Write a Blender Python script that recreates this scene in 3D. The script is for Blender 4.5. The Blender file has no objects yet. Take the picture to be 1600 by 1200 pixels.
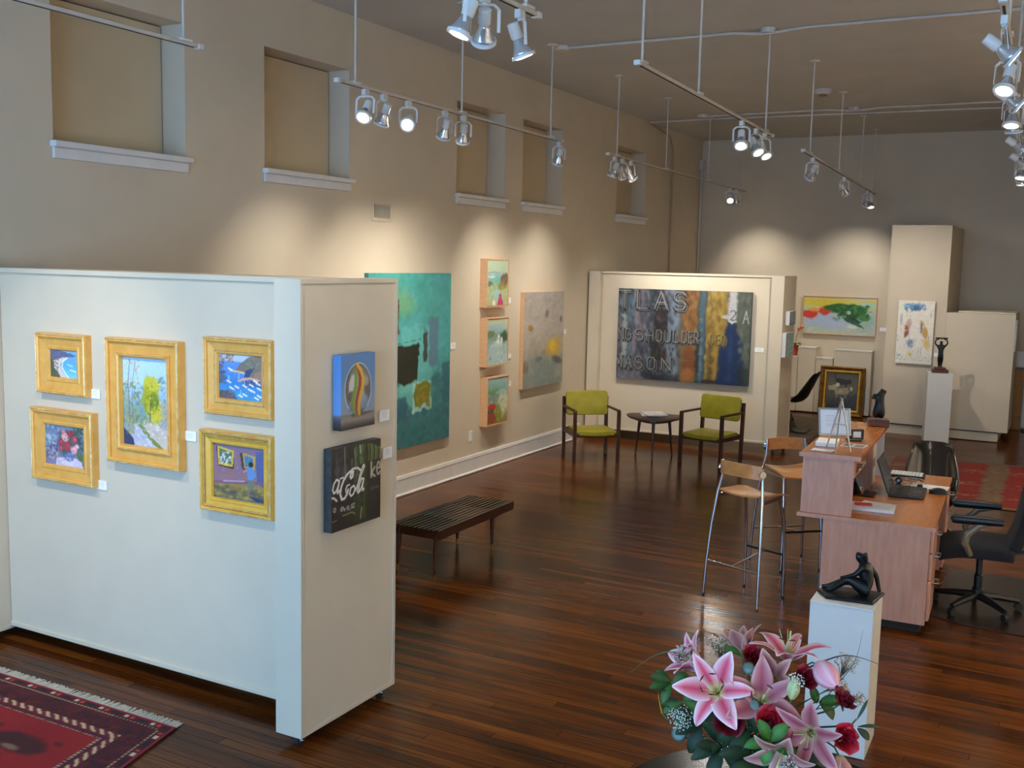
import bpy, bmesh, math, random
import numpy as np
from mathutils import Vector, Matrix, Euler
S = bpy.context.scene
COL = S.collection
pi = math.pi
rnd = random.Random(7)

# ------------------------------------------------------------------ camera, world, daylight, exposure
yaw, pit, rol = -0.49270, -0.11700, 0.02220
cy_, sy_ = math.cos(yaw), math.sin(yaw)
F_ = Vector((sy_*math.cos(pit), cy_*math.cos(pit), math.sin(pit)))
R0 = Vector((cy_, -sy_, 0)); U0 = R0.cross(F_)
R_ = R0*math.cos(rol)+U0*math.sin(rol); U_ = U0*math.cos(rol)-R0*math.sin(rol)
cd = bpy.data.cameras.new('camera'); cam = bpy.data.objects.new('camera', cd); COL.objects.link(cam)
M4 = Matrix((R_, U_, -F_)).transposed().to_4x4(); M4.translation = Vector((0, 0, 2.48)); cam.matrix_world = M4
cd.sensor_width = 36; cd.lens = 1624.636/1600*36; cd.clip_start = .05
S.camera = cam
S.view_settings.view_transform = 'Standard'; S.view_settings.look = 'None'
S.view_settings.gamma = 1; S.view_settings.use_curve_mapping = False
S.view_settings.exposure = 0.68
S.cycles.use_denoising = True
S.cycles.max_bounces = 10; S.cycles.diffuse_bounces = 6; S.cycles.glossy_bounces = 4
S.cycles.sample_clamp_indirect = 4.0
S.cycles.caustics_reflective = False; S.cycles.caustics_refractive = False
SKY = 6.6          # overcast sky seen through the storefront windows behind the camera
SPOT = 0.6         # multiplier of the track lamps
wd = bpy.data.worlds.new('overcast_sky'); S.world = wd; wd.use_nodes = True
bg = wd.node_tree.nodes['Background']; bg.inputs[0].default_value = (.29, .57, 1, 1); bg.inputs[1].default_value = SKY

# ------------------------------------------------------------------ materials
def lin(c):
    r = []
    for v in c[:3]:
        v = v/255.
        r.append(v/12.92 if v <= .04045 else ((v+.055)/1.055)**2.4)
    return (*r, 1)
class NT:
    def __init__(s, m): s.t = m.node_tree; s.n = s.t.nodes; s.p = s.n['Principled BSDF']
    def new(s, ty, **k):
        n = s.n.new(ty)
        for a, v in k.items(): setattr(n, a, v)
        return n
    def link(s, a, b): s.t.links.new(a, b)
    def math(s, op, a, b=None):
        n = s.new('ShaderNodeMath', operation=op)
        for i, v in enumerate((a, b)):
            if v is None: continue
            if isinstance(v, (int, float)): n.inputs[i].default_value = v
            else: s.link(v, n.inputs[i])
        return n.outputs[0]
    def ramp(s, fac, stops):
        n = s.new('ShaderNodeValToRGB'); e = n.color_ramp.elements
        while len(e) < len(stops): e.new(.5)
        for el, (p, c) in zip(e, stops): el.position = p; el.color = lin(c)
        s.link(fac, n.inputs[0]); return n.outputs[0]
    def mix(s, fac, a, b, mode='MIX'):
        n = s.new('ShaderNodeMix', data_type='RGBA', blend_type=mode)
        for i, v in ((0, fac), (6, a), (7, b)):
            if isinstance(v, (int, float)): n.inputs[i].default_value = v
            elif isinstance(v, tuple): n.inputs[i].default_value = lin(v)
            else: s.link(v, n.inputs[i])
        return n.outputs[2]
    def noise(s, scale, detail=4, vec=None, stretch=None, rough=.55):
        n = s.new('ShaderNodeTexNoise'); n.inputs['Scale'].default_value = scale; n.inputs['Detail'].default_value = detail
        n.inputs['Roughness'].default_value = rough
        if vec is None:
            vec = s.new('ShaderNodeTexCoord').outputs['Object']
        if stretch:
            mp = s.new('ShaderNodeMapping'); mp.inputs['Scale'].default_value = stretch; s.link(vec, mp.inputs[0]); vec = mp.outputs[0]
        s.link(vec, n.inputs['Vector']); return n.outputs['Fac']
    def bump(s, h, strength, dist=.01):
        n = s.new('ShaderNodeBump'); n.inputs['Strength'].default_value = strength; n.inputs['Distance'].default_value = dist
        s.link(h, n.inputs['Height']); s.link(n.outputs[0], s.p.inputs['Normal'])
MATS = {}
def mat(name, col, rough=.5, metal=0, var=.06, scale=8, bump=0, stretch=None, col2=None, coat=0, trans=0, emit=0, spec=None, ior=None):
    if name in MATS: return MATS[name]
    m = bpy.data.materials.new(name); m.use_nodes = True; t = NT(m); p = t.p
    c2 = col2 or tuple(max(0, v*(1-var*2)) for v in col)
    f = t.noise(scale, 5, stretch=stretch)
    c = t.ramp(f, [(.3, c2), (.7, col)])
    t.link(c, p.inputs['Base Color'])
    p.inputs['Roughness'].default_value = rough; p.inputs['Metallic'].default_value = metal
    if coat: p.inputs['Coat Weight'].default_value = coat; p.inputs['Coat Roughness'].default_value = .1
    if trans: p.inputs['Transmission Weight'].default_value = trans
    if ior: p.inputs['IOR'].default_value = ior
    if spec is not None: p.inputs['Specular IOR Level'].default_value = spec
    if emit:
        p.inputs['Emission Color'].default_value = lin(col); p.inputs['Emission Strength'].default_value = emit
    if bump: t.bump(f, bump)
    MATS[name] = m; return m
def painted(name='painted_surface', rough=.5, coat=0, bump=0, trans=0):
    if name in MATS: return MATS[name]
    m = bpy.data.materials.new(name); m.use_nodes = True; t = NT(m)
    a = t.new('ShaderNodeAttribute', attribute_name='Col'); t.link(a.outputs['Color'], t.p.inputs['Base Color'])
    t.p.inputs['Roughness'].default_value = rough
    if coat: t.p.inputs['Coat Weight'].default_value = coat
    if bump: t.bump(t.noise(260, 3), bump, .002)
    MATS[name] = m; return m
TAN = (206, 191, 167)
m_wall = mat('tan_wall_paint', TAN, .85, var=.015, scale=2.2)
m_ceil = mat('tan_ceiling_paint', (198, 194, 184), .9, var=.02, scale=1.5)
m_part = mat('cream_partition_paint', (212, 198, 174), .8, var=.012, scale=3)
m_trim = mat('white_trim_paint', (226, 222, 216), .45, var=.02)
m_white = mat('white_enamel', (226, 226, 222), .4, var=.02)
m_plinth = mat('white_pedestal_paint', (224, 222, 214), .6, var=.01)
m_niche = mat('niche_board_paint', (196, 178, 148), .85, var=.02, scale=2)
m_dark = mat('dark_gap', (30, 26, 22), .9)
m_black = mat('black_plastic', (16, 16, 17), .4, var=.1)
m_rubber = mat('black_rubber', (22, 22, 22), .7)
m_fabric = mat('black_fabric', (24, 22, 25), .9, var=.2, scale=60, bump=.2)
m_chrome = mat('brushed_chrome', (200, 202, 206), .22, 1, var=.03, scale=30)
m_steel = mat('dull_steel', (120, 124, 130), .35, 1, var=.05, scale=30)
m_brass = mat('brass', (205, 160, 80), .28, 1, var=.05)
m_gold = mat('gold_leaf', (240, 186, 98), .4, .2, var=.1, scale=14, col2=(226, 164, 76), bump=.05)
m_goldy = mat('bright_gold_leaf', (240, 194, 84), .38, .2, var=.1, scale=14, col2=(226, 170, 62), bump=.05)
m_goldhi = mat('worn_gold_edge', (238, 216, 160), .35, .4, var=.15, scale=30, col2=(205, 150, 70))
m_olddark = mat('old_gold', (150, 108, 44), .4, .5, var=.2, scale=12, col2=(104, 70, 26))
m_maple = mat('natural_maple', (228, 182, 138), .5, var=.06, scale=6, stretch=(3, 3, 30))
m_walnut = mat('dark_walnut', (74, 40, 26), .35, var=.2, scale=7, stretch=(4, 4, 22), col2=(38, 19, 12))
m_espresso = mat('espresso_wood', (74, 47, 33), .3, var=.2, scale=4, stretch=(30, 1.5, 12), col2=(52, 31, 21))
m_beech = mat('orange_beech_veneer', (188, 112, 46), .26, var=.08, scale=4, stretch=(10, 1.4, 10), col2=(168, 94, 36), coat=.12)
m_beechp = mat('pale_beech_veneer', (196, 148, 124), .4, var=.06, scale=4, stretch=(9, 9, 1.2), col2=(182, 130, 104))
m_ply = mat('golden_beech_ply', (210, 150, 88), .25, var=.06, scale=5, stretch=(2, 16, 4), col2=(190, 124, 66), coat=.4)
m_green = mat('olive_green_vinyl', (158, 150, 36), .35, var=.05, scale=10, col2=(142, 133, 28), bump=.03)
m_bronze = mat('dark_bronze', (26, 27, 27), .38, .5, var=.3, scale=22, col2=(12, 13, 13), bump=.1)
m_redwood = mat('red_mahogany', (92, 34, 22), .3, var=.2, scale=9, stretch=(14, 3, 3), col2=(58, 20, 14))
m_paper = mat('white_paper', (232, 230, 226), .7, var=.01)
m_pipe = mat('white_conduit', (206, 198, 186), .5, var=.03)
m_pipet = mat('tan_conduit', (170, 146, 116), .6, var=.03)
m_smoke = mat('smoky_brown_plastic', (34, 28, 20), .12, var=.1, coat=.6)
m_blackgloss = mat('black_gloss_plastic', (14, 14, 12), .4, var=.1, spec=.3)
m_glassp = mat('lamp_reflector_glass', (216, 218, 222), .12, .7, var=.02)
m_lens_off = mat('lamp_lens', (255, 240, 214), .3, emit=2.5, var=.01)
m_lens = mat('lit_lamp_lens', (255, 238, 208), .3, emit=28, var=.01)
m_screen = mat('laptop_screen', (62, 66, 72), .25, var=.05)
m_clay = mat('terracotta_red', (196, 70, 46), .5)
m_redcard = mat('red_card', (196, 40, 60), .6)
m_blue = mat('painted_steel_box', (60, 60, 62), .4)
m_kraft = mat('plywood_board', (176, 124, 62), .6, var=.1, scale=3, stretch=(2, 2, 12))
m_cable = mat('beige_cable', (206, 190, 160), .5)
m_mat = mat('chair_mat_vinyl', (70, 52, 38), .25, trans=.55, var=.05)
m_table = mat('black_table_lacquer', (18, 12, 9), .2, var=.2, spec=.22, scale=4, stretch=(2, 18, 2))
m_glass = mat('clear_glass', (240, 248, 246), .03, trans=1, ior=1.45, var=0)
m_leaf = painted('painted_leaf', .6); m_petal = painted('painted_petal', .55); m_paint = painted('oil_paint', .42, bump=.25)
m_rug = painted('wool_pile', .95, bump=.8)
m_canvas_side = mat('primed_canvas', (214, 204, 184), .8)

# floor: narrow strip boards that run across the room, one shared material in world space
BW, BL_ = .065, 2.0
def floor_mat():
    m = bpy.data.materials.new('oiled_strip_floor'); m.use_nodes = True; t = NT(m); p = t.p
    pos = t.new('ShaderNodeNewGeometry').outputs['Position']
    sx = t.new('ShaderNodeSeparateXYZ'); t.link(pos, sx.inputs[0])
    ry = t.math('DIVIDE', sx.outputs[1], BW); row = t.math('FLOOR', ry)
    off = t.math('MULTIPLY', t.math('FRACT', t.math('MULTIPLY', row, .618034)), BL_)
    cx = t.math('DIVIDE', t.math('ADD', sx.outputs[0], off), BL_); col = t.math('FLOOR', cx)
    cb = t.new('ShaderNodeCombineXYZ'); t.link(row, cb.inputs[0]); t.link(col, cb.inputs[1])
    wn = t.new('ShaderNodeTexWhiteNoise', noise_dimensions='2D'); t.link(cb.outputs[0], wn.inputs[0])
    c = t.ramp(wn.outputs[0], [(0, (76, 36, 11)), (.35, (102, 52, 16)), (.7, (122, 67, 22)), (1, (88, 43, 13))])
    # grain
    cb2 = t.new('ShaderNodeCombineXYZ')
    t.link(t.math('ADD', t.math('MULTIPLY', sx.outputs[0], 1.2), t.math('MULTIPLY', wn.outputs[0], 37)), cb2.inputs[0])
    t.link(t.math('MULTIPLY', sx.outputs[1], 46), cb2.inputs[1])
    g = t.noise(1.6, 6, vec=cb2.outputs[0])
    c = t.mix(.75, c, t.ramp(g, [(.28, (108, 98, 92)), (.62, (255, 255, 255))]), 'MULTIPLY')
    # old stains
    st = t.noise(1.3, 6, vec=pos, stretch=(.45, 3.2, 1))
    c = t.mix(t.math('MULTIPLY', t.ramp_f(st, .53, .70), .8), c, (22, 13, 9))
    fy = t.math('FRACT', ry); e = t.math('MINIMUM', fy, t.math('SUBTRACT', 1, fy))
    gap = t.math('LESS_THAN', e, .022)
    fx = t.math('FRACT', cx); ex = t.math('MINIMUM', fx, t.math('SUBTRACT', 1, fx)); gx = t.math('LESS_THAN', ex, .0008)
    gp = t.math('MAXIMUM', gap, gx)
    c = t.mix(t.math('MULTIPLY', gp, .85), c, (16, 8, 5))
    t.link(c, p.inputs['Base Color'])
    rr = t.new('ShaderNodeMapRange'); rr.inputs[1].default_value = .3; rr.inputs[2].default_value = .7; rr.inputs[3].default_value = .17; rr.inputs[4].default_value = .25; t.link(t.noise(3, 6, vec=pos), rr.inputs[0])
    t.link(rr.outputs[0], p.inputs['Roughness'])
    h = t.math('ADD', t.math('MULTIPLY', g, .25), t.math('MULTIPLY', wn.outputs[0], .3))
    p.inputs['Specular IOR Level'].default_value = .14
    t.bump(h, .035, .01)
    return m
def _rf(s, v, a, b):
    n = s.new('ShaderNodeMapRange'); n.inputs[1].default_value = a; n.inputs[2].default_value = b; s.link(v, n.inputs[0]); return n.outputs[0]
NT.ramp_f = _rf
m_floor = floor_mat()

# ------------------------------------------------------------------ mesh helpers
class B:
    def __init__(s): s.v = []; s.f = []; s.c = None
    def add(s, vs, fs):
        o = len(s.v); s.v += [tuple(v) for v in vs]; s.f += [tuple(i+o for i in f) for f in fs]; return s
    def box(s, x0, x1, y0, y1, z0, z1):
        return s.add([(x0, y0, z0), (x1, y0, z0), (x1, y1, z0), (x0, y1, z0), (x0, y0, z1), (x1, y0, z1), (x1, y1, z1), (x0, y1, z1)],
                     [(0, 3, 2, 1), (4, 5, 6, 7), (0, 1, 5, 4), (1, 2, 6, 5), (2, 3, 7, 6), (3, 0, 4, 7)])
    def bar(s, a, b, w, h=None, up=(0, 0, 1)):        # square bar between two points
        a, b = Vector(a), Vector(b); d = (b-a).normalized(); u = Vector(up)
        if abs(d.dot(u)) > .95: u = Vector((0, 1, 0))
        r = d.cross(u).normalized(); u = r.cross(d).normalized(); h = h or w
        vs = [p+r*(w/2*i)+u*(h/2*j) for p in (a, b) for i, j in ((-1, -1), (1, -1), (1, 1), (-1, 1))]
        return s.add(vs, [(3, 2, 1, 0), (4, 5, 6, 7), (0, 1, 5, 4), (1, 2, 6, 5), (2, 3, 7, 6), (3, 0, 4, 7)])
    def tube(s, pts, r, n=8, cap=True):
        pts = [Vector(p) for p in pts]; k = len(pts)
        rs = list(r) if isinstance(r, (list, tuple)) else [r]*k
        ref = None; rings = []
        for i, p in enumerate(pts):
            d = ((pts[min(i+1, k-1)]-p).normalized()+(p-pts[max(i-1, 0)]).normalized())
            d = d.normalized() if d.length > 1e-6 else Vector((0, 0, 1))
            if ref is None:
                ref = Vector((0, 0, 1)) if abs(d.z) < .9 else Vector((1, 0, 0))
            a = d.cross(ref).normalized(); ref = a.cross(d).normalized()
            rings.append([p+(a*math.cos(2*pi*j/n)+ref*math.sin(2*pi*j/n))*rs[i] for j in range(n)])
        vs = [q for R in rings for q in R]; fs = []
        for i in range(k-1):
            for j in range(n):
                fs.append((i*n+j, i*n+(j+1) % n, (i+1)*n+(j+1) % n, (i+1)*n+j))
        if cap: fs.append(tuple(range(n-1, -1, -1))); fs.append(tuple((k-1)*n+j for j in range(n)))
        return s.add(vs, fs)
    def cyl(s, a, b, r0, r1=None, n=14): return s.tube([a, b], [r0, r0 if r1 is None else r1], n)
    def lathe(s, prof, n=20, at=(0, 0, 0), axis=None):
        vs = []; fs = []; k = len(prof)
        for r, z in prof:
            for j in range(n): vs.append(Vector((r*math.cos(2*pi*j/n), r*math.sin(2*pi*j/n), z)))
        if axis is not None:
            q = Vector((0, 0, 1)).rotation_difference(Vector(axis)); vs = [q @ v for v in vs]
        vs = [v+Vector(at) for v in vs]
        for i in range(k-1):
            for j in range(n): fs.append((i*n+j, i*n+(j+1) % n, (i+1)*n+(j+1) % n, (i+1)*n+j))
        if prof[0][0] > 1e-5: fs.append(tuple(range(n-1, -1, -1)))
        if prof[-1][0] > 1e-5: fs.append(tuple((k-1)*n+j for j in range(n)))
        return s.add(vs, fs)
    def ball(s, c, rx, ry=None, rz=None, n=12, m=7):
        ry = ry or rx; rz = rz or rx; vs = [(c[0], c[1], c[2]-rz)]; fs = []
        for i in range(1, m):
            a = -pi/2+pi*i/m
            for j in range(n): vs.append((c[0]+rx*math.cos(a)*math.cos(2*pi*j/n), c[1]+ry*math.cos(a)*math.sin(2*pi*j/n), c[2]+rz*math.sin(a)))
        vs.append((c[0], c[1], c[2]+rz)); L = len(vs)-1
        for j in range(n): fs.append((0, 1+(j+1) % n, 1+j))
        for i in range(m-2):
            for j in range(n): fs.append((1+i*n+j, 1+i*n+(j+1) % n, 1+(i+1)*n+(j+1) % n, 1+(i+1)*n+j))
        for j in range(n): fs.append((L, 1+(m-2)*n+j, 1+(m-2)*n+(j+1) % n))
        return s.add(vs, fs)
    def prism(s, poly, z0, z1):
        n = len(poly)
        return s.add([(x, y, z0) for x, y in poly]+[(x, y, z1) for x, y in poly],
                     [tuple(range(n-1, -1, -1)), tuple(range(n, 2*n))]+[(i, (i+1) % n, n+(i+1) % n, n+i) for i in range(n)])
    def grid(s, fn, nu, nv):                            # fn(u,v) -> xyz
        o = [fn(i/nu, j/nv) for j in range(nv+1) for i in range(nu+1)]
        w = nu+1
        return s.add(o, [(j*w+i, j*w+i+1, (j+1)*w+i+1, (j+1)*w+i) for j in range(nv) for i in range(nu)])
    def xf(s, M): s.v = [tuple(M @ Vector(v)) for v in s.v]; return s
def obj(name, b, m, parent=None, smooth=False, bevel=0, cols=None, seg=1):
    me = bpy.data.meshes.new(name); me.from_pydata(b.v, [], b.f); me.validate()
    if m is not None: me.materials.append(m)
    if cols is not None:
        at = me.color_attributes.new('Col', 'FLOAT_COLOR', 'POINT')
        at.data.foreach_set('color', np.asarray(cols, dtype=np.float32).ravel())
    if smooth:
        me.polygons.foreach_set('use_smooth', [True]*len(me.polygons))
    o = bpy.data.objects.new(name, me); COL.objects.link(o)
    if parent is not None: o.parent = parent
    if bevel:
        md = o.modifiers.new('bevel', 'BEVEL'); md.width = bevel; md.segments = seg; md.limit_method = 'ANGLE'
        if seg > 1: me.polygons.foreach_set('use_smooth', [True]*len(me.polygons))
    if smooth == 'edge':
        md = o.modifiers.new('split', 'EDGE_SPLIT'); md.split_angle = .6
    return o
def tag(o, label, cat, group=None, kind=None):
    if label: o['label'] = label
    if cat: o['category'] = cat
    if group: o['group'] = group
    if kind: o['kind'] = kind
    return o
def thing(name, label, cat, loc=(0, 0, 0), rz=0, group=None):
    o = bpy.data.objects.new(name, None); COL.objects.link(o); o.empty_display_size = .1
    o.location = loc; o.rotation_euler = (0, 0, rz); return tag(o, label, cat, group)
def struct(name, b, m, parent=None, **k):
    o = obj(name, b, m, parent, **k)
    if parent is None: o['kind'] = 'structure'
    return o
def smat(o, m): o.data.materials.append(m); return o
def copy_tree(o, parent=None):
    c = o.copy(); COL.objects.link(c)
    if parent is not None: c.parent = parent
    for ch in list(o.children): copy_tree(ch, c)
    return c
def skin(name, V, E, m, parent=None, sub=2):
    me = bpy.data.meshes.new(name); me.from_pydata([v[:3] for v in V], E, []); me.materials.append(m)
    o = bpy.data.objects.new(name, me); COL.objects.link(o); o.parent = parent
    md = o.modifiers.new('skin', 'SKIN'); md.use_smooth_shade = True
    sv = me.skin_vertices[0].data
    for i, v in enumerate(V):
        r = v[3]; sv[i].radius = (r, r*(v[4] if len(v) > 4 else 1)); sv[i].use_root = (i == 0)
    sb = o.modifiers.new('sub', 'SUBSURF'); sb.levels = sub; sb.render_levels = sub
    return o

# ------------------------------------------------------------------ room shell
W = -6.103; XR = 1.7; YN = -3.0; YF = 18.45; ZC = 4.72
NEAR0, NEAR1 = 46*BW, 80*BW                      # rows 46..79 are laid as single boards
b = B().box(W-.35, XR+.2, YN-.2, NEAR0, -.2, 0).box(W-.35, XR+.2, NEAR1, YF+.3, -.2, 0).box(W-.35, XR+.2, NEAR0, NEAR1, -.2, -.022)
floor = struct('floor', b, m_floor)
hb = B()
h_ = .0012
hb.add([(h_/BL_*.5, h_, 0), (1-h_/BL_*.5, h_, 0), (1-h_/BL_*.5, BW-h_, 0), (h_/BL_*.5, BW-h_, 0),
        (0, .0003, -.003), (1, .0003, -.003), (1, BW-.0003, -.003), (0, BW-.0003, -.003),
        (0, .0003, -.021), (1, .0003, -.021), (1, BW-.0003, -.021), (0, BW-.0003, -.021)],
       [(0, 1, 2, 3), (4, 5, 1, 0), (5, 6, 2, 1), (6, 7, 3, 2), (7, 4, 0, 3), (8, 9, 5, 4), (9, 10, 6, 5), (10, 11, 7, 6), (11, 8, 4, 7), (11, 10, 9, 8)])
bme = None
XA, XB = W, XR
nb = 0
for row in range(46, 80):
    off = (row*.618034 % 1)*BL_
    c0 = math.floor((XA+off)/BL_); c1 = math.floor((XB+off)/BL_)
    for c in range(c0, c1+1):
        x0 = max(c*BL_-off, XA); x1 = min((c+1)*BL_-off, XB)
        if x1-x0 < .01: continue
        if bme is None:
            o = obj('floor_board', hb, m_floor, floor); bme = o.data
        else:
            o = bpy.data.objects.new('floor_board', bme); COL.objects.link(o); o.parent = floor
        o.location = (x0, row*BW, rnd.uniform(-.0006, .0002)); o.scale = (x1-x0-.0008, 1, 1); nb += 1
struct('ceiling', B().box(W-.35, XR+.2, YN-.2, YF+.3, ZC, ZC+.15), m_ceil)
struct('wall_far', B().box(W-.35, XR+.2, YF, YF+.25, 0, ZC), m_wall)
struct('wall_right', B().box(XR, XR+.2, YN-.2, YF, 0, ZC), m_wall)
# near wall (behind the camera): storefront with two tall openings
b = B().box(W-.35, -5.6, YN-.2, YN, 0, ZC).box(-5.6, -2.35, YN-.2, YN, 0, .5).box(-5.6, -2.35, YN-.2, YN, 3.9, ZC)
b.box(-2.35, -1.95, YN-.2, YN, 0, ZC).box(-1.95, 1.2, YN-.2, YN, 0, .5).box(-1.95, 1.2, YN-.2, YN, 3.9, ZC).box(1.2, XR+.2, YN-.2, YN, 0, ZC)
struct('wall_near', b, m_wall)
for x0, x1 in ((-5.6, -2.35), (-1.95, 1.2)):
    ld = bpy.data.lights.new('window_portal', 'AREA'); ld.shape = 'RECTANGLE'; ld.size = x1-x0; ld.size_y = 3.4
    ld.cycles.is_portal = True
    lo = bpy.data.objects.new('window_portal', ld); COL.objects.link(lo); lo.location = ((x0+x1)/2, YN-.05, 2.2); lo.rotation_euler = (pi/2, 0, 0)
# left wall with five boarded window niches
wins = [(4.79, 5.975), (6.865, 8.03), (9.96, 11.06), (11.52, 12.63), (14.52, 15.67)]
ZS, ZH, ND = 3.20, 4.222, .235
b = B(); ys = [YN-.2]+[v for w_ in wins for v in w_]+[YF]
def quadx(b, x, y0, y1, z0, z1): b.add([(x, y0, z0), (x, y1, z0), (x, y1, z1), (x, y0, z1)], [(0, 1, 2, 3)])
b.box(W-.35, W, YN-.2, YF, 0, ZS).box(W-.35, W, YN-.2, YF, ZH, ZC)
for i in range(0, len(ys), 2): b.box(W-.35, W, ys[i], ys[i+1], ZS, ZH)
struct('wall_left', b, m_wall)
for i, (y0, y1) in enumerate(wins):
    o = struct('window_%d' % (i+1), B().box(W-ND-.06, W-ND-.03, y0, y1, ZS, ZH), m_dark)
    obj('window_board', B().box(W-ND-.03, W-ND, y0, y1-.012, ZS, ZH-.012), m_niche, o)
    obj('window_sill', B().box(W-ND, W+.06, y0+.002, y1-.002, ZS-.005, ZS+.018).box(W, W+.062, y0-.03, y1+.03, ZS-.022, ZS+.02), m_trim, o, bevel=.005)
    obj('window_apron', B().box(W, W+.022, y0-.012, y1+.012, ZS-.095, ZS-.022), m_trim, o, bevel=.003)
bb = struct('baseboard_left', B().box(W, W+.018, YN, 13.4, 0, .185), m_trim)
obj('cap_moulding', B().add([(W, YN, .18), (W+.022, YN, .18), (W+.016, YN, .215), (W, YN, .215), (W, 13.4, .18), (W+.022, 13.4, .18), (W+.016, 13.4, .215), (W, 13.4, .215)],
    [(0, 1, 2, 3), (7, 6, 5, 4), (0, 4, 5, 1), (1, 5, 6, 2), (2, 6, 7, 3)]), m_trim, bb)
obj('shoe_moulding', B().tube([(W+.02, YN, .012), (W+.02, 13.4, .012)], .017, 10), m_trim, bb, smooth='edge')
struct('baseboard_far', B().box(W, XR, YF-.018, YF, 0, .12), m_wall)

# ------------------------------------------------------------------ canvases painted as coloured grids
def lin_arr(a):
    a = np.clip(a, 0, 255)/255.
    return np.where(a <= .04045, a/12.92, ((a+.055)/1.055)**2.4)
class Cv:
    def __init__(s, w, h, bg=(255, 255, 255), seed=1, asp=None):
        s.w, s.h = w, h; s.a = np.ones((h, w, 3))*np.array(bg, float); s.r = np.random.RandomState(seed)
        s.U, s.V = np.meshgrid(np.linspace(0, 1, w), np.linspace(0, 1, h)); s.asp = asp or h/w
    def nz(s, fx, fy, oct=3):
        out = np.zeros((s.h, s.w)); amp = 1; tot = 0
        for o in range(oct):
            nx, ny = int(fx*2**o)+2, int(fy*2**o)+2; g = s.r.rand(ny+1, nx+1)
            x = s.U*(nx-1); y = s.V*(ny-1); i = x.astype(int); j = y.astype(int); p = x-i; q = y-j
            p = p*p*(3-2*p); q = q*q*(3-2*q)
            out += amp*((g[j, i]*(1-p)+g[j, i+1]*p)*(1-q)+(g[j+1, i]*(1-p)+g[j+1, i+1]*p)*q); tot += amp; amp *= .55
        return out/tot
    def put(s, mask, col):
        m = np.clip(mask, 0, 1)[..., None]; s.a = s.a*(1-m)+np.array(col, float)*m; return s
    def grad(s, stops, ax='v', warp=0):
        t = (s.V if ax == 'v' else s.U)+(warp*(s.nz(5, 5)-.5) if warp else 0)
        ps = [p for p, _ in stops]
        s.a = np.stack([np.interp(t, ps, [c[k] for _, c in stops]) for k in range(3)], -1); return s
    def blob(s, u, v, ru, rv, col, al=1, soft=.35, rag=.35, rot=0):
        du, dv = s.U-u, (s.V-v)
        if rot:
            c, q = math.cos(rot), math.sin(rot); du, dv = du*c+dv*s.asp*q, (-du*q+dv*s.asp*c)/s.asp
        d = np.sqrt((du/ru)**2+(dv/rv)**2)+(rag*(s.nz(9, 9)-.5)*2 if rag else 0)
        return s.put(al*np.clip((1+soft/2-d)/max(soft, .01), 0, 1), col)
    def rect(s, u0, v0, u1, v1, col, al=1, soft=.01, rag=.02):
        n1 = (s.nz(14, 20)-.5)*2*rag if rag else 0
        f = lambda x: np.clip(x/soft+.5, 0, 1)
        return s.put(al*f(s.U-u0+n1)*f(u1-s.U+n1)*f(s.V-v0+n1)*f(v1-s.V+n1), col)
    def poly(s, pts, col, al=1, rag=0):
        U = s.U+((s.nz(10, 10)-.5)*rag if rag else 0); V = s.V+((s.nz(10, 10)-.5)*rag if rag else 0)
        ins = np.zeros((s.h, s.w), bool); n = len(pts)
        for i in range(n):
            (x0, y0), (x1, y1) = pts[i], pts[(i+1) % n]
            if y0 == y1: continue
            c = ((y0 > V) != (y1 > V)) & (U < (x1-x0)*(V-y0)/(y1-y0)+x0); ins ^= c
        return s.put(al*ins, col)
    def line(s, pts, w, col, al=1, soft=.5):                # w in units of width
        d = np.full((s.h, s.w), 9.)
        for (x0, y0), (x1, y1) in zip(pts, pts[1:]):
            ax, ay = s.U-x0, (s.V-y0)*s.asp; bx, by = x1-x0, (y1-y0)*s.asp
            t = np.clip((ax*bx+ay*by)/max(bx*bx+by*by, 1e-9), 0, 1); d = np.minimum(d, np.hypot(ax-t*bx, ay-t*by))
        return s.put(al*np.clip((w/2*(1+soft)-d)/(w*soft), 0, 1), col)
    def dabs(s, n, box, cols, size, al=.8, rot=None):
        for _ in range(n):
            u = box[0]+s.r.rand()*(box[2]-box[0]); v = box[1]+s.r.rand()*(box[3]-box[1])
            sz = size*(.5+s.r.rand()); k = int(max(3, 3*sz*s.w)); i, j = int(u*s.w), int(v*s.h)
            i0, i1, j0, j1 = max(0, i-k), min(s.w, i+k), max(0, j-k), min(s.h, j+k)
            if i1 <= i0 or j1 <= j0: continue
            du, dv = s.U[j0:j1, i0:i1]-u, (s.V[j0:j1, i0:i1]-v)*s.asp
            a = s.r.rand()*pi if rot is None else rot+.5*(s.r.rand()-.5)
            p, q = du*math.cos(a)+dv*math.sin(a), -du*math.sin(a)+dv*math.cos(a)
            m = al*np.clip(1.6-1.6*np.hypot(p/sz, q/(sz*.5)), 0, 1)[..., None]
            c = np.array(cols[s.r.randint(len(cols))], float)
            s.a[j0:j1, i0:i1] = s.a[j0:j1, i0:i1]*(1-m)+c*m
        return s
    def grain(s, k=8, fx=20, fy=20): s.a += ((s.nz(fx, fy, 3)-.5)*2*k)[..., None]; return s
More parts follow.
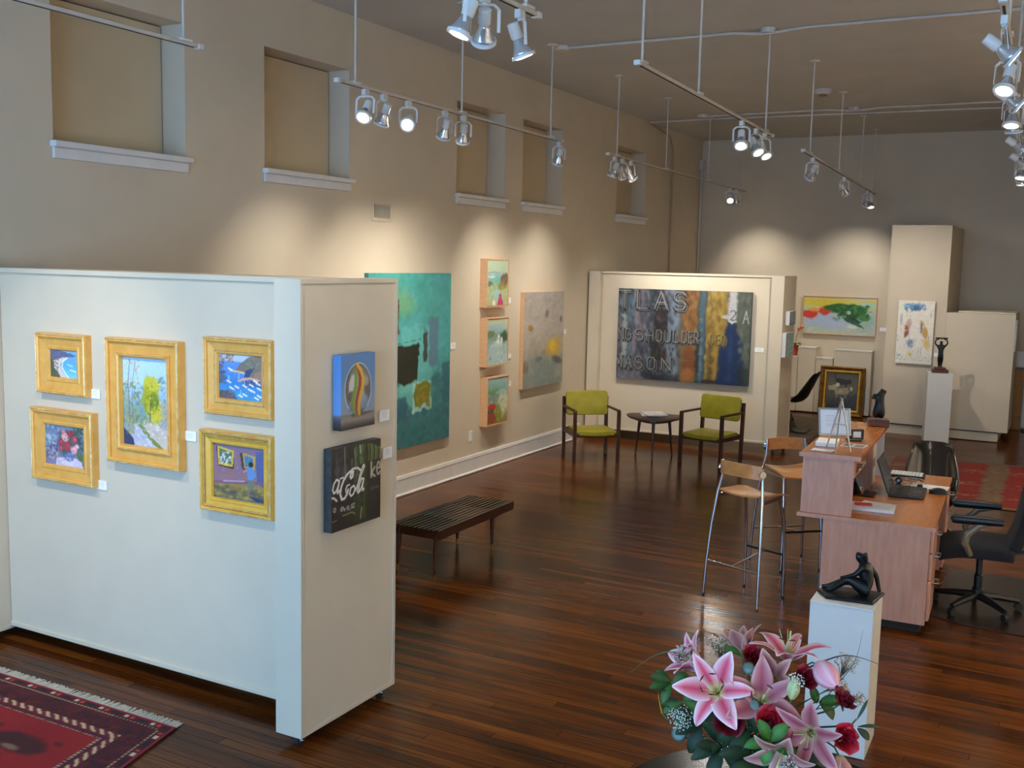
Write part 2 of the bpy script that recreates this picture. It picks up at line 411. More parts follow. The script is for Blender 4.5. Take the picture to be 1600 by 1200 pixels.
def canvas(name, cv, w, h, parent, y=0, m=None, x0=None, z0=None):
    g = B(); W_, H_ = cv.w, cv.h
    x0 = -w/2 if x0 is None else x0; z0 = -h/2 if z0 is None else z0
    xs = np.linspace(x0, x0+w, W_); zs = np.linspace(z0+h, z0, H_)
    X, Z = np.meshgrid(xs, zs); v = np.stack([X, np.full_like(X, y), Z], -1).reshape(-1, 3)
    idx = np.arange(W_*H_).reshape(H_, W_)
    f = np.stack([idx[1:, :-1], idx[1:, 1:], idx[:-1, 1:], idx[:-1, :-1]], -1).reshape(-1, 4)
    me = bpy.data.meshes.new(name)
    me.vertices.add(len(v)); me.vertices.foreach_set('co', v.astype(np.float32).ravel())
    me.loops.add(f.size); me.loops.foreach_set('vertex_index', f.astype(np.int32).ravel())
    me.polygons.add(len(f)); me.polygons.foreach_set('loop_start', np.arange(0, f.size, 4, dtype=np.int32))
    me.update(calc_edges=True)
    at = me.color_attributes.new('Col', 'FLOAT_COLOR', 'POINT')
    g_ = cv.a.mean(-1, keepdims=True); cv.a = (g_+(cv.a-g_)*.9)*1.05
    c = np.concatenate([lin_arr(cv.a).reshape(-1, 3), np.ones((W_*H_, 1))], 1).astype(np.float32)
    at.data.foreach_set('color', c.ravel()); me.materials.append(m or m_paint)
    o = bpy.data.objects.new(name, me); COL.objects.link(o); o.parent = parent; return o
def moulding(b, w, h, prof):                              # mitred frame, prof = (inset, forward) pairs
    n = len(prof); vs = []
    for ins, d in prof:
        x, z = w/2-ins, h/2-ins; vs += [(-x, -d, -z), (x, -d, -z), (x, -d, z), (-x, -d, z)]
    fs = []
    for i in range(n-1):
        for j in range(4): fs.append((i*4+j, i*4+(j+1) % 4, (i+1)*4+(j+1) % 4, (i+1)*4+j))
    return b.add(vs, fs)
def picture(name, label, cat, loc, rz, w, h, cv, depth=.03, group=None, side=None, cvside=None):   # unframed stretched canvas
    t = thing(name, label, cat, loc, rz, group)
    obj('stretcher', B().box(-w/2, w/2, -depth+.001, 0, -h/2, h/2), side or m_canvas_side, t)
    canvas('painted_canvas', cv, w, h, t, -depth); return t
def framed(name, label, loc, rz, w, h, iw, ih, cv, m, prof, hi=None, group=None):
    t = thing(name, label, 'framed painting', loc, rz, group)
    o = obj('frame', moulding(B(), w, h, prof), m, t)
    if hi:
        for a0, a1, d0, d1 in hi: obj('gilded_bead', moulding(B(), w, h, [(a0, d0), ((a0+a1)/2, d1), (a1, d0)]), m_goldhi, t, smooth=False)
    canvas('painted_canvas', cv, iw+.01, ih+.01, t, -prof[-1][1]+.002); return t

# --- block letters for the glass-jar painting
FONT = {'T': [[(0, 0), (1, 0)], [(.5, 0), (.5, 1)]], 'L': [[(0, 0), (0, 1), (1, 1)]], 'A': [[(0, 1), (.5, 0), (1, 1)], [(.2, .62), (.8, .62)]],
 'S': [[(1, .15), (.8, 0), (.2, 0), (0, .15), (0, .35), (.2, .5), (.8, .5), (1, .65), (1, .85), (.8, 1), (.2, 1), (0, .85)]],
 'N': [[(0, 1), (0, 0), (1, 1), (1, 0)]], 'G': [[(1, .15), (.8, 0), (.2, 0), (0, .15), (0, .85), (.2, 1), (.8, 1), (1, .85), (1, .55), (.6, .55)]],
 'H': [[(0, 0), (0, 1)], [(1, 0), (1, 1)], [(0, .5), (1, .5)]], 'O': [[(.2, 0), (.8, 0), (1, .15), (1, .85), (.8, 1), (.2, 1), (0, .85), (0, .15), (.2, 0)]],
 'U': [[(0, 0), (0, .85), (.2, 1), (.8, 1), (1, .85), (1, 0)]], 'D': [[(0, 0), (0, 1), (.7, 1), (1, .85), (1, .15), (.7, 0), (0, 0)]],
 'E': [[(1, 0), (0, 0), (0, 1), (1, 1)], [(0, .5), (.8, .5)]], 'R': [[(0, 1), (0, 0), (.8, 0), (1, .15), (1, .4), (.8, .52), (0, .52)], [(.5, .52), (1, 1)]],
 'M': [[(0, 1), (0, 0), (.5, .7), (1, 0), (1, 1)]], '2': [[(0, .2), (.2, 0), (.8, 0), (1, .2), (1, .4), (0, 1), (1, 1)]], 'F': [[(1, 0), (0, 0), (0, 1)], [(0, .5), (.8, .5)]],
 'Z': [[(0, 0), (1, 0), (0, 1), (1, 1)]], '6': [[(.9, 0), (.3, .2), (0, .6), (.1, .9), (.5, 1), (.9, .9), (1, .7), (.8, .5), (.3, .5), (0, .65)]],
 '1': [[(.2, .2), (.5, 0), (.5, 1)]], '/': [[(0, 1), (1, 0)]], 'k': [[(0, 0), (0, 1)], [(.9, .38), (.05, .72), (1, 1)]],
 'e': [[(.05, .68), (.95, .68), (.9, .48), (.6, .36), (.3, .4), (.05, .6), (.05, .8), (.3, 1), (.7, 1), (.95, .9)]]}
def letter(cv, ch, u0, v0, u1, v1, w, col, al=1, dx=0, dy=0):
    for st in FONT[ch]: cv.line([(u0+x*(u1-u0)+dx, v0+y*(v1-v0)+dy) for x, y in st], w, col, al)

# ------------------------------------------------------------------ the two rolling display partitions
def partition(name, label, loc, rz, L, zb, rec=.275):
    t = thing(name, label, 'partition', loc, rz)          # origin: front right corner on the floor; x runs left (negative)
    D_ = .82; T = .165; zt = 2.375
    for x0, x1, s in ((-T, 0, 1), (-L, -L+T, -1)):
        e = obj('end_panel', B().box(x0+.006, x1-.006, .006, D_-.006, zb+.006, zt-.006), m_part, t)
        fx = x1 if s > 0 else x0
        for xx in (x0, x1):
            q = B(); a, c = (xx-.006, xx) if xx == x1 else (xx, xx+.006)
            q.box(a, c, 0, .022, zb, zt).box(a, c, D_-.022, D_, zb, zt).box(a, c, .022, D_-.022, zt-.022, zt).box(a, c, .022, D_-.022, zb, zb+.022)
            obj('edge_trim', q, m_part, e)
        q = B().box(x0+.006, x1-.006, 0, .006, zb, zt).box(x0+.006, x1-.006, D_-.006, D_, zb, zt)
        q.box(x0+.006, x1-.006, .006, D_-.006, zt-.006, zt)
        obj('edge_band', q, m_part, e)
        for cyy in (.035, D_-.09):
            xc = x1-.05 if s > 0 else x0+.05
            cs = B().box(xc-.02, xc+.02, cyy-.02, cyy+.02, zb-.008, zb)
            co = obj('caster', cs, m_steel, t)
            obj('caster_wheel', B().cyl((xc-.012, cyy+.01, zb*.5), (xc+.012, cyy+.01, zb*.5), zb*.5, n=16), m_rubber, co)
            obj('caster_fork', B().box(xc-.018, xc-.013, cyy-.012, cyy+.02, zb*.4, zb-.006).box(xc+.013, xc+.018, cyy-.012, cyy+.02, zb*.4, zb-.006).cyl((xc-.026, cyy+.01, zb*.5), (xc+.026, cyy+.01, zb*.5), .005, n=8), m_chrome, co)
    obj('middle_panel', B().box(-L+T, -T, rec, .545, zb+.05, zt-.03), m_part, t)
    obj('top_rail', B().box(-L+T, -T, rec-.02, .565, zt-.03, zt), m_part, t, bevel=.003)
    obj('bottom_rail', B().box(-L+T, -T, rec-.01, .555, zb+.02, zb+.05), m_part, t, bevel=.003)
    return t
PN = (-3.27, 3.925, 0)
partition('display_partition', 'large cream rolling partition in front hung with five gold framed paintings', PN, 0, 2.775, .06)
PF = (-3.335, 13.645, 0); RF = math.radians(2.1)
partition('display_partition', 'cream rolling partition at far end of room behind the two green chairs', PF, RF, 2.735, .11, .10)
def farp(u, v, z):
    c, s = math.cos(RF), math.sin(RF); return (PF[0]+u*c-v*s, PF[1]+u*s+v*c, z)

# ------------------------------------------------------------------ five gold framed oils on the near partition
PY = 4.199
profA = [(0, 0), (0, .035), (.006, .046), (.022, .05), (.03, .043), (.033, .036), (.075, .03), (.08, .034), (.088, .03), (.09, .018)]
def profs(w, iw, k=1.0):
    t = (w-iw)/2
    return [(0, 0), (0, .04*k), (t*.05, .05*k), (t*.2, .052*k), (t*.28, .045*k), (t*.3, .036*k), (t*.72, .028*k), (t*.78, .032*k), (t*.92, .030*k), (t, .018*k)]
# beach
cv = Cv(64, 52, seed=3).grad([(0, (120, 180, 215)), (.3, (96, 160, 205)), (.55, (80, 170, 205)), (1, (140, 205, 215))])
cv.poly([(0, .0), (.18, .02), (.42, .1), (.95, .22), (.8, .27), (.5, .28), (.3, .36), (0, .5)], (92, 96, 132), rag=.06).poly([(.1, .4), (.35, .33), (.62, .3), (.5, .38), (.36, .5), (.42, .7), (.62, .95), (.7, 1), (.2, 1), (.1, .7)], (214, 190, 182), rag=.04)
cv.line([(.62, .3), (.45, .42), (.42, .6), (.55, .8), (.72, .98)], .03, (232, 238, 240)).line([(.7, .66), (.9, .7)], .025, (225, 238, 240)).line([(.6, .5), (.8, .55)], .02, (210, 230, 240))
cv.poly([(0, .35), (.12, .42), (.14, .62), (.32, .82), (.45, 1), (0, 1)], (78, 92, 62), rag=.08).dabs(90, (0, .3, .3, 1), [(96, 110, 60), (60, 66, 80), (120, 96, 90), (70, 80, 100)], .03).dabs(40, (.05, .03, .5, .3), [(110, 110, 140), (84, 84, 110)], .03).grain(6)
framed('framed_painting', 'small gold framed beach painting at top left of partition', (-5.29, PY, 1.812), 0, .44, .365, .237, .19, cv, m_gold, profs(.44, .237), [(.004, .014, .05, .054)])
# flowers
cv = Cv(84, 72, seed=4).grad([(0, (112, 140, 160)), (.5, (104, 120, 150)), (1, (132, 120, 150))], warp=.3)
cv.dabs(160, (0, 0, .5, .7), [(150, 180, 190), (96, 120, 156), (180, 200, 200), (90, 100, 140), (130, 120, 160)], .05)
cv.dabs(80, (.72, 0, 1, .8), [(50, 74, 56), (66, 96, 60), (44, 56, 70)], .05).dabs(50, (.8, .6, 1, .95), [(120, 130, 50), (90, 110, 60)], .04).dabs(60, (0, .5, .3, .8), [(84, 80, 130), (60, 64, 110), (200, 170, 160)], .04)
cv.poly([(.28, .78), (.75, .72), (.92, .82), (.94, 1), (.22, 1)], (206, 190, 206), rag=.05).dabs(40, (.3, .76, .85, 1), [(224, 206, 214), (186, 170, 196)], .05)
cv.blob(.58, .42, .27, .3, (70, 84, 84), .9)
for u, v, r, c in [(.5, .3, .085, (228, 150, 150)), (.4, .42, .07, (186, 40, 66)), (.56, .5, .085, (190, 44, 60)), (.74, .34, .07, (196, 60, 80)), (.72, .56, .08, (226, 150, 166)), (.62, .22, .06, (170, 50, 60)), (.46, .18, .05, (200, 120, 130)), (.39, .56, .05, (200, 60, 70)), (.8, .48, .05, (222, 170, 170)), (.68, .2, .05, (150, 40, 60))]:
    cv.blob(u, v, r, r/.86, c, rag=.3).blob(u+.01, v-.01, r*.45, r*.4, tuple(min(255, k+34) for k in c), .7)
cv.dabs(60, (.36, .15, .86, .7), [(66, 96, 66), (96, 120, 90), (56, 76, 70)], .022).blob(.6, .72, .12, .1, (96, 110, 160), .9).dabs(20, (.5, .64, .72, .8), [(120, 130, 180), (190, 200, 220)], .025).grain(7)
framed('framed_painting', 'gold framed still life of red flowers at lower left of partition', (-5.303, PY, 1.313), 0, .55, .446, .345, .272, cv, m_gold, profs(.55, .345), [(.004, .016, .05, .054)])
# forest path
cv = Cv(84, 120, seed=5).grad([(0, (176, 206, 226)), (.3, (170, 206, 230)), (.45, (150, 180, 196)), (.6, (120, 150, 150)), (1, (150, 160, 150))])
cv.dabs(160, (0, .3, .5, .75), [(150, 166, 96), (120, 150, 130), (106, 140, 150), (166, 160, 90), (96, 120, 110)], .045).dabs(90, (.62, .2, 1, .6), [(130, 160, 176), (146, 170, 170), (110, 140, 150), (160, 176, 150)], .045)
cv.dabs(70, (.03, .02, .36, .3), [(206, 170, 110), (186, 140, 100), (220, 200, 150)], .022).line([(.14, .75), (.12, .3), (.16, .05)], .012, (110, 96, 84)).line([(.22, .72), (.2, .35), (.28, .06)], .01, (120, 110, 96))
for u, v, ru, rv, c in [(.62, .38, .17, .17, (176, 174, 30)), (.6, .3, .12, .1, (200, 190, 46)), (.56, .48, .12, .14, (160, 160, 30)), (.72, .6, .16, .14, (206, 186, 50)), (.68, .5, .1, .1, (120, 136, 30))]: cv.blob(u, v, ru, rv, c, rag=.5, soft=.5)
cv.dabs(90, (.46, .24, .82, .7), [(190, 184, 40), (220, 206, 70), (140, 150, 36), (100, 120, 40)], .03).line([(.58, .7), (.6, .5)], .015, (90, 80, 60))
cv.dabs(50, (.8, .5, 1, .8), [(170, 160, 150), (150, 150, 160), (190, 170, 140)], .05)
cv.poly([(.24, .74), (.34, .73), (.66, .9), (.96, 1), (.1, 1), (.16, .9)], (176, 176, 190), rag=.04).poly([(.3, .74), (.4, .75), (.72, .88), (.9, 1), (.78, 1), (.5, .86)], (122, 136, 50), rag=.04).poly([(.42, .74), (.6, .72), (1, .78), (1, 1), (.9, 1), (.6, .86)], (196, 180, 164), rag=.05)
cv.dabs(50, (.45, .7, 1, .9), [(224, 216, 204), (170, 160, 150), (200, 190, 170)], .03, rot=.3).dabs(50, (.15, .78, .6, 1), [(206, 206, 214), (150, 156, 180), (186, 184, 190)], .035, rot=.4).poly([(0, .8), (.12, .84), (.2, .92), (.24, 1), (0, 1)], (50, 60, 96), rag=.06).dabs(40, (.05, .62, .24, .86), [(150, 140, 80), (120, 120, 70), (180, 160, 90)], .03).grain(7)
framed('framed_painting', 'tall gold framed painting of yellow trees beside a stream in partition centre', (-4.607, PY, 1.636), 0, .583, .725, .362, .52, cv, m_gold,
       [(0, 0), (0, .045), (.004, .055), (.018, .058), (.026, .05), (.028, .038), (.078, .034), (.08, .046), (.094, .05), (.102, .044), (.11, .02)], [(.003, .013, .055, .06), (.083, .092, .046, .053)])
# harbour
cv = Cv(78, 76, seed=6).grad([(0, (190, 200, 216)), (.16, (180, 190, 214)), (.2, (90, 140, 215)), (.6, (56, 130, 200)), (1, (60, 150, 196))])
cv.poly([(.36, .38), (.5, .2), (.68, .07), (1, .0), (1, .55), (.85, .52), (.6, .5), (.58, .42)], (124, 112, 96), rag=.03).poly([(.6, .36), (.8, .24), (.86, .2), (.72, .42), (.68, .52), (.58, .48)], (60, 72, 110), rag=.03).poly([(.8, .4), (1, .3), (1, .56), (.78, .54)], (160, 120, 96), rag=.04)
cv.line([(.28, .37), (.42, .38), (.58, .4)], .04, (236, 180, 140)).line([(.46, .57), (.56, .53), (.72, .5), (.95, .55)], .05, (226, 160, 130)).dabs(40, (.6, .08, 1, .3), [(140, 140, 110), (110, 110, 100), (150, 120, 100)], .04)
cv.dabs(50, (.58, .55, 1, .68), [(70, 66, 96), (80, 80, 110)], .04).dabs(70, (0, 0, .34, .2), [(150, 120, 96), (120, 96, 90), (176, 140, 110)], .035).dabs(60, (0, .2, .16, .65), [(80, 80, 110), (120, 90, 90), (66, 84, 110)], .04)
cv.poly([(0, .78), (.2, .8), (.42, .95), (.4, 1), (0, 1)], (96, 84, 84), rag=.08).dabs(60, (0, .8, .36, 1), [(120, 100, 96), (80, 84, 60), (110, 90, 110)], .035)
for u, v in [(.24, .6), (.3, .73), (.42, .7), (.6, .67), (.75, .64), (.5, .88), (.6, .85), (.78, .76), (.86, .9), (.92, .7), (.83, .55), (.9, .6), (.72, .74), (.92, .85), (.27, .34)]:
    cv.line([(u-.045, v-.015), (u+.03, v+.02)], .034, (248, 226, 204)); 
for u, v in [(.23, .58), (.58, .65), (.46, .52), (.5, .86)]: cv.line([(u, v), (u, v-.1)], .012, (236, 240, 246))
cv.dabs(20, (.1, .2, .9, .95), [(220, 236, 250)], .012).grain(6)
framed('framed_painting', 'square gold framed painting of sailboats in blue harbour at top right', (-3.895, PY, 1.832), 0, .485, .42, .304, .25, cv, m_gold, profs(.485, .304), [(.003, .012, .05, .054), (.066, .074, .032, .037)])
# gallery visitor
cv = Cv(84, 76, seed=8).grad([(0, (130, 104, 130)), (.5, (146, 106, 116)), (.66, (150, 110, 120)), (.74, (160, 130, 50)), (1, (92, 84, 70))])
cv.dabs(110, (0, .1, .75, .66), [(150, 104, 110), (126, 100, 130), (166, 104, 96), (140, 116, 140)], .05).poly([(.82, .05), (1, 0), (1, .72), (.84, .64)], (84, 92, 140), rag=.03).poly([(0, .7), (.9, .6), (1, .64), (1, .7), (.9, .66), (0, .76)], (130, 86, 110), rag=.02).line([(.2, .69), (.6, .64)], .02, (190, 160, 176))
cv.dabs(110, (0, .76, 1, 1), [(176, 150, 60), (96, 86, 70), (130, 116, 60), (80, 80, 80), (150, 130, 66)], .06, rot=-.2)
cv.poly([(.06, .02), (.4, .1), (.4, .44), (.1, .4)], (90, 50, 40)).poly([(.09, .02), (.41, .08), (.38, .4), (.1, .38)], (214, 176, 60)).poly([(.12, .06), (.37, .12), (.35, .35), (.13, .33)], (90, 110, 80)).dabs(40, (.15, .12, .34, .34), [(230, 226, 206), (200, 196, 190), (120, 140, 160), (240, 236, 220)], .03)
cv.poly([(.52, .1), (.6, .1), (.62, .42), (.56, .4)], (80, 56, 40)).poly([(.57, .09), (.82, .14), (.8, .4), (.6, .38)], (200, 150, 70)).poly([(.6, .13), (.77, .17), (.75, .36), (.62, .34)], (66, 130, 160)).dabs(24, (.62, .2, .76, .36), [(50, 100, 120), (90, 150, 100), (40, 90, 160)], .025)
cv.blob(.73, .3, .045, .05, (50, 36, 34), rag=.1).poly([(.66, .36), (.76, .35), (.8, .42), (.83, .52), (.78, .55), (.76, .6), (.67, .6), (.66, .48)], (96, 140, 190), rag=.02).poly([(.66, .6), (.79, .6), (.78, .78), (.74, .8), (.7, .8), (.66, .76)], (120, 120, 96), rag=.02).line([(.69, .78), (.68, .9)], .03, (140, 110, 100)).line([(.75, .78), (.74, .9)], .03, (110, 90, 90)).poly([(.66, .92), (.76, .9), (1, .98), (1, 1), (.86, 1)], (50, 62, 100), rag=.03).line([(.64, .42), (.6, .46)], .025, (190, 150, 130)).grain(6)
framed('framed_painting', 'bright gold framed painting of a gallery visitor at lower right', (-3.911, PY, 1.309), 0, .517, .45, .364, .276, cv, m_goldy, profs(.517, .364, 1.1), [(.003, .014, .055, .06), (.024, .034, .045, .052)])

# ------------------------------------------------------------------ price cards
def card(label, loc, rz, w=.09, h=.055, n=4):
    cv = Cv(30, 20, (236, 234, 230), seed=2)
    for i in range(n):
        k = cv.r.rand()*.16; cv.line([(.22+k, .2+.6*i/n), (.78-k, .2+.6*i/n)], .026, (160, 158, 156), .7, .9)
    t = thing('price_card', label, 'card', loc, rz, 'white price cards beside the paintings')
    obj('card_board', B().box(-w/2, w/2, -.006, 0, -h/2, h/2), m_paper, t); canvas('printed_face', cv, w, h, t, -.0065, m_paint)
card('white price card right of the small beach painting', (-5.044, PY, 1.651), 0)
card('white price card right of the tall stream painting', (-4.28, PY, 1.475), 0)
card('white price card right of the flower still life', (-5.005, PY, 1.108), 0)
XE = PN[0]+.0005
card('white price card right of the glass marble painting', (XE, 4.618, 1.633), pi/2, .09, .062)
card('white price card right of the soda bottle painting', (XE, 4.648, 1.422), pi/2, .085, .062)
card('white price card right of the large teal abstract', (W+.001, 9.938, 1.527), pi/2, .1, .07)
card('white price card right of the topmost small maple framed abstract', (W+.001, 11.235, 2.01), pi/2, .08, .065)
card('white price card right of the middle small maple framed abstract', (W+.001, 11.275, 1.32), pi/2, .08, .055)
card('white price card right of the lowest small maple framed abstract', (W+.001, 11.285, .975), pi/2, .08, .06)
card('white price card right of the grey and yellow abstract', (W+.001, 12.856, 1.548), pi/2, .07, .06)
card('white price card right of the painting of embossed glass jars', farp(-.306, .099, 1.385), RF, .12, .06)
card('white price card right of the wide landscape abstract on far wall', (-2.81, YF-.001, 1.482), 0, .1, .062)
card('white price card right of the white abstract on tall column', (-1.74, 16.619, 1.24), 0, .085, .055)

# ------------------------------------------------------------------ marble and bottle canvases on the partition's end
cv = Cv(84, 100, seed=11).grad([(0, (62, 112, 172)), (.3, (70, 118, 172)), (.6, (106, 134, 166)), (.79, (120, 132, 150)), (.8, (110, 106, 104)), (.88, (122, 114, 108)), (1, (30, 28, 30))])
cu, cvv, R = .5, .47, .385
d = np.hypot((cv.U-cu)/R, (cv.V-cvv)/(R*.9)); ins = np.clip((1-d)*18, 0, 1)
cv.blob(.62, .81, .32, .02, (60, 58, 66), .7, rag=0)
base = np.clip(1.05-.55*d**2, .2, 1)[..., None]*np.array((146, 142, 136))
base = base*(.75+.5*cv.nz(5, 6)[..., None]); cv.a = cv.a*(1-ins[..., None])+base*ins[..., None]
cv.blob(.33, .4, .1, .13, (206, 202, 200), .8, rag=.2, rot=.3).blob(.28, .56, .1, .06, (54, 54, 54), .7).blob(.76, .5, .07, .12, (60, 62, 58), .7).blob(.72, .38, .09, .07, (170, 168, 130), .6).blob(.34, .7, .15, .08, (96, 120, 160), .7).blob(.68, .66, .14, .1, (110, 138, 176), .7).blob(.5, .82, .2, .03, (50, 50, 54), .6)
def S_(dx): return [(.46+dx*.2, .15), (.52+dx*.7, .22), (.56+dx, .32), (.55+dx, .44), (.49+dx, .55), (.45+dx, .65), (.46+dx*.7, .74), (.52+dx*.2, .81)]
cv.line(S_(-.12), .1, (96, 136, 60), 1, .5).line(S_(-.06), .04, (160, 170, 90), .8, .6).line(S_(.0), .09, (120, 40, 24), 1, .5).line(S_(.03), .04, (176, 70, 30), .9, .6).line(S_(.08), .07, (206, 160, 46), 1, .5)
cv.put(np.clip(1-np.abs(d-1)*26, 0, 1)*(cv.V < .72)*.9, (206, 214, 226)).grain(3)
t = thing('canvas_painting', 'blue canvas of a glass marble on end of large partition', 'painting', (XE, 4.32, 1.8), pi/2)
cs = B(); w, h, dp = .29, .385, .05
canvas('painted_canvas', cv, w, h, t, -dp)
sd = Cv(6, 60, seed=12).grad([(0, (70, 130, 200)), (.78, (84, 140, 206)), (.82, (90, 92, 104)), (1, (26, 26, 30))])
g = canvas('wrapped_edge', sd, dp, h, t, 0); g.rotation_euler = (0, 0, -pi/2); g.location = (-w/2, -dp/2, 0)
obj('stretcher', B().box(-w/2+.0005, w/2, -dp+.001, 0, -h/2, h/2), mat('blue_canvas_edge', (76, 126, 184), .6), t)

cv = Cv(120, 132, (22, 24, 22), seed=13)
cv.dabs(120, (0, 0, .3, .5), [(40, 44, 50), (26, 30, 34), (56, 60, 66), (18, 20, 20)], .06, rot=pi/2)
cv.rect(.43, 0, .7, 1, (30, 44, 22), .9, .05, .05).rect(.46, .02, .52, .46, (70, 92, 66), .8, .04, .04).rect(.55, .0, .63, .25, (96, 116, 84), .8, .04, .05).rect(.63, .03, .68, .95, (58, 76, 24), .7, .03, .03).rect(.52, .5, .56, .92, (50, 66, 40), .8, .04, .04)
for i in range(9):
    u = .73+i*.03; cv.line([(u, .02+.01*i), (u+.02, .12), (u+.005, .24)], .016, [(110, 136, 50), (60, 80, 24), (140, 156, 90)][i % 3], .85)
cv.line([(.25, 0), (.26, .22), (.27, .4)], .014, (150, 156, 150), .8).line([(.1, .05), (.1, .3)], .03, (60, 64, 70), .6).line([(.56, .02), (.57, .12)], .012, (200, 206, 190)).line([(.45, .05), (.47, .2), (.45, .3)], .016, (110, 130, 110), .9)
# the painted reflection of lettering behind
for (u, v) in [(.1, .28), (.2, .3)]: cv.rect(u, v-.08, u+.04, v+.1, (74, 76, 80), .55, .03, .03)
cv.rect(.38, .16, .42, .36, (110, 120, 116), .5, .03, .03)
def Z2(x, y):                                            # zoomed photo crop -> canvas u,v
    u = (x-145+(y-190)*.035)/560; yt = 190-120*u; yb = 1150-180*u; return (u, (y-yt)/(yb-yt))
cream = (222, 214, 206)
strokes = [([(212, 545), (185, 532), (156, 580), (140, 645), (150, 688), (174, 672), (200, 612), (216, 545), (196, 640), (192, 688), (218, 655)], .03),
 ([(226, 520), (262, 510)], .022),
 ([(372, 462), (366, 500), (347, 520), (338, 500), (352, 462), (376, 444), (335, 446), (300, 480), (262, 545), (234, 620), (220, 700), (236, 762), (268, 748), (296, 700), (310, 650)], .036),
 ([(285, 680), (284, 640), (300, 604), (328, 592)], .022), ([(330, 452), (372, 412), (425, 402), (462, 432)], .028),
 ([(370, 608), (342, 630), (324, 695), (340, 724), (368, 700), (390, 640), (378, 606), (366, 612)], .028),
 ([(392, 660), (420, 590), (452, 520), (478, 450), (506, 385), (496, 364), (470, 420), (444, 500), (424, 585), (410, 670), (424, 692), (440, 668)], .022),
 ([(492, 528), (468, 524), (440, 590), (430, 655), (442, 672), (466, 620), (492, 528), (474, 610), (474, 662), (490, 645)], .028),
 ([(126, 742), (152, 745), (180, 776)], .026)]
for pts, w_ in strokes:
    cv.line([Z2(*p) for p in pts], w_, cream, 1, .4)
for ch, x0, y0, x1, y1 in [('6', 221, 848, 240, 893), ('1', 243, 848, 252, 866), ('/', 243, 888, 262, 848), ('2', 256, 868, 267, 890), ('F', 290, 842, 306, 884), ('L', 310, 836, 322, 878), ('O', 338, 820, 354, 860), ('Z', 360, 812, 376, 852), ('O', 143, 862, 164, 900)]:
    (a0, b0), (a1, b1) = Z2(x0, y0), Z2(x1, y1); letter(cv, ch, a0, b0, a1, b1, .009, (206, 200, 194), .9)
letter(cv, 'k', .80, .27, .88, .46, .034, (196, 190, 160), .9); letter(cv, 'e', .915, .2, .99, .44, .03, (190, 184, 150), .9)
cv.rect(.76, .47, 1, .53, (14, 16, 20), .9, .02, 0)
for i in range(5): cv.rect(.78+.04*i, .58, .8+.04*i, .62, (120, 120, 104), .7, .01, 0)
cv.line([(0, .87), (.1, .86)], .014, (140, 140, 80), .8).line([(.22, .83), (.4, .82), (.46, .85)], .018, (150, 136, 70), .8).line([(.6, .8), (.58, .93)], .02, (176, 170, 110), .8).dabs(10, (.1, .1, .9, .9), [(220, 226, 216)], .006).grain(5)
t = thing('canvas_painting', 'dark canvas of green soda bottles with white script on partition end', 'painting', (XE, 4.312, 1.308), pi/2)
canvas('painted_canvas', cv, .42, .43, t, -.05); obj('stretcher', B().box(-.21, .21, -.049, 0, -.215, .215), mat('grey_canvas_edge', (60, 64, 66), .6, var=.2, scale=30), t)

# ------------------------------------------------------------------ paintings on the left wall
cv = Cv(130, 190, seed=21).grad([(0, (60, 150, 142)), (.35, (66, 158, 156)), (.6, (58, 136, 140)), (1, (50, 108, 112))], warp=.15)
cv.dabs(300, (0, 0, 1, .6), [(70, 160, 150), (50, 136, 134), (86, 176, 172), (64, 146, 130), (80, 160, 180)], .07, .45).dabs(260, (0, .6, 1, 1), [(46, 104, 106), (60, 116, 120), (40, 84, 96), (70, 104, 106)], .07, .45)
cv.blob(.4, .17, .12, .07, (120, 160, 100), .6, 1).rect(.38, .3, .75, .68, (100, 190, 184), .6, .04, .05).rect(.3, .62, .55, .78, (106, 186, 170), .7, .03, .04)
cv.rect(.21, .15, .34, .33, (76, 50, 48), .95, .015, .03).rect(.05, .41, .58, .625, (40, 42, 32), 1, .012, .03).rect(.64, .35, .7, .53, (64, 62, 66), .95, .012, .02).rect(.72, .26, .83, .55, (84, 116, 140), .9, .015, .02)
cv.rect(.52, .63, .76, .80, (150, 200, 190), .9, .012, .03).rect(.54, .64, .735, .78, (112, 112, 34), 1, .014, .03).dabs(24, (.56, .66, .72, .77), [(140, 130, 40), (96, 96, 30), (150, 110, 50)], .03)
cv.rect(.1, .7, .44, .83, (44, 88, 106), .9, .015, .03).rect(.9, .53, 1, .78, (44, 96, 110), .9, .02, .03)
for i in range(4): cv.line([(.66+.012*i, .36), (.66+.012*i, .31+.01*i)], .006, (64, 62, 66), .7)
cv.line([(.3, .4), (.62, .38)], .005, (40, 70, 70), .7).grain(7, 40, 60)
picture('abstract_painting', 'huge teal abstract canvas with dark blocks on left wall', 'painting', (W+.001, 9.04, 1.43), pi/2, 1.53, 1.82, cv, .05, side=mat('teal_edge', (60, 120, 116), .7))
def small(seed):
    return Cv(64, 74, seed=seed)
c1 = small(31).grad([(0, (176, 196, 160)), (.22, (170, 190, 160)), (.3, (150, 180, 170)), (.5, (140, 170, 130)), (.7, (176, 186, 130)), (1, (170, 176, 130))], warp=.12)
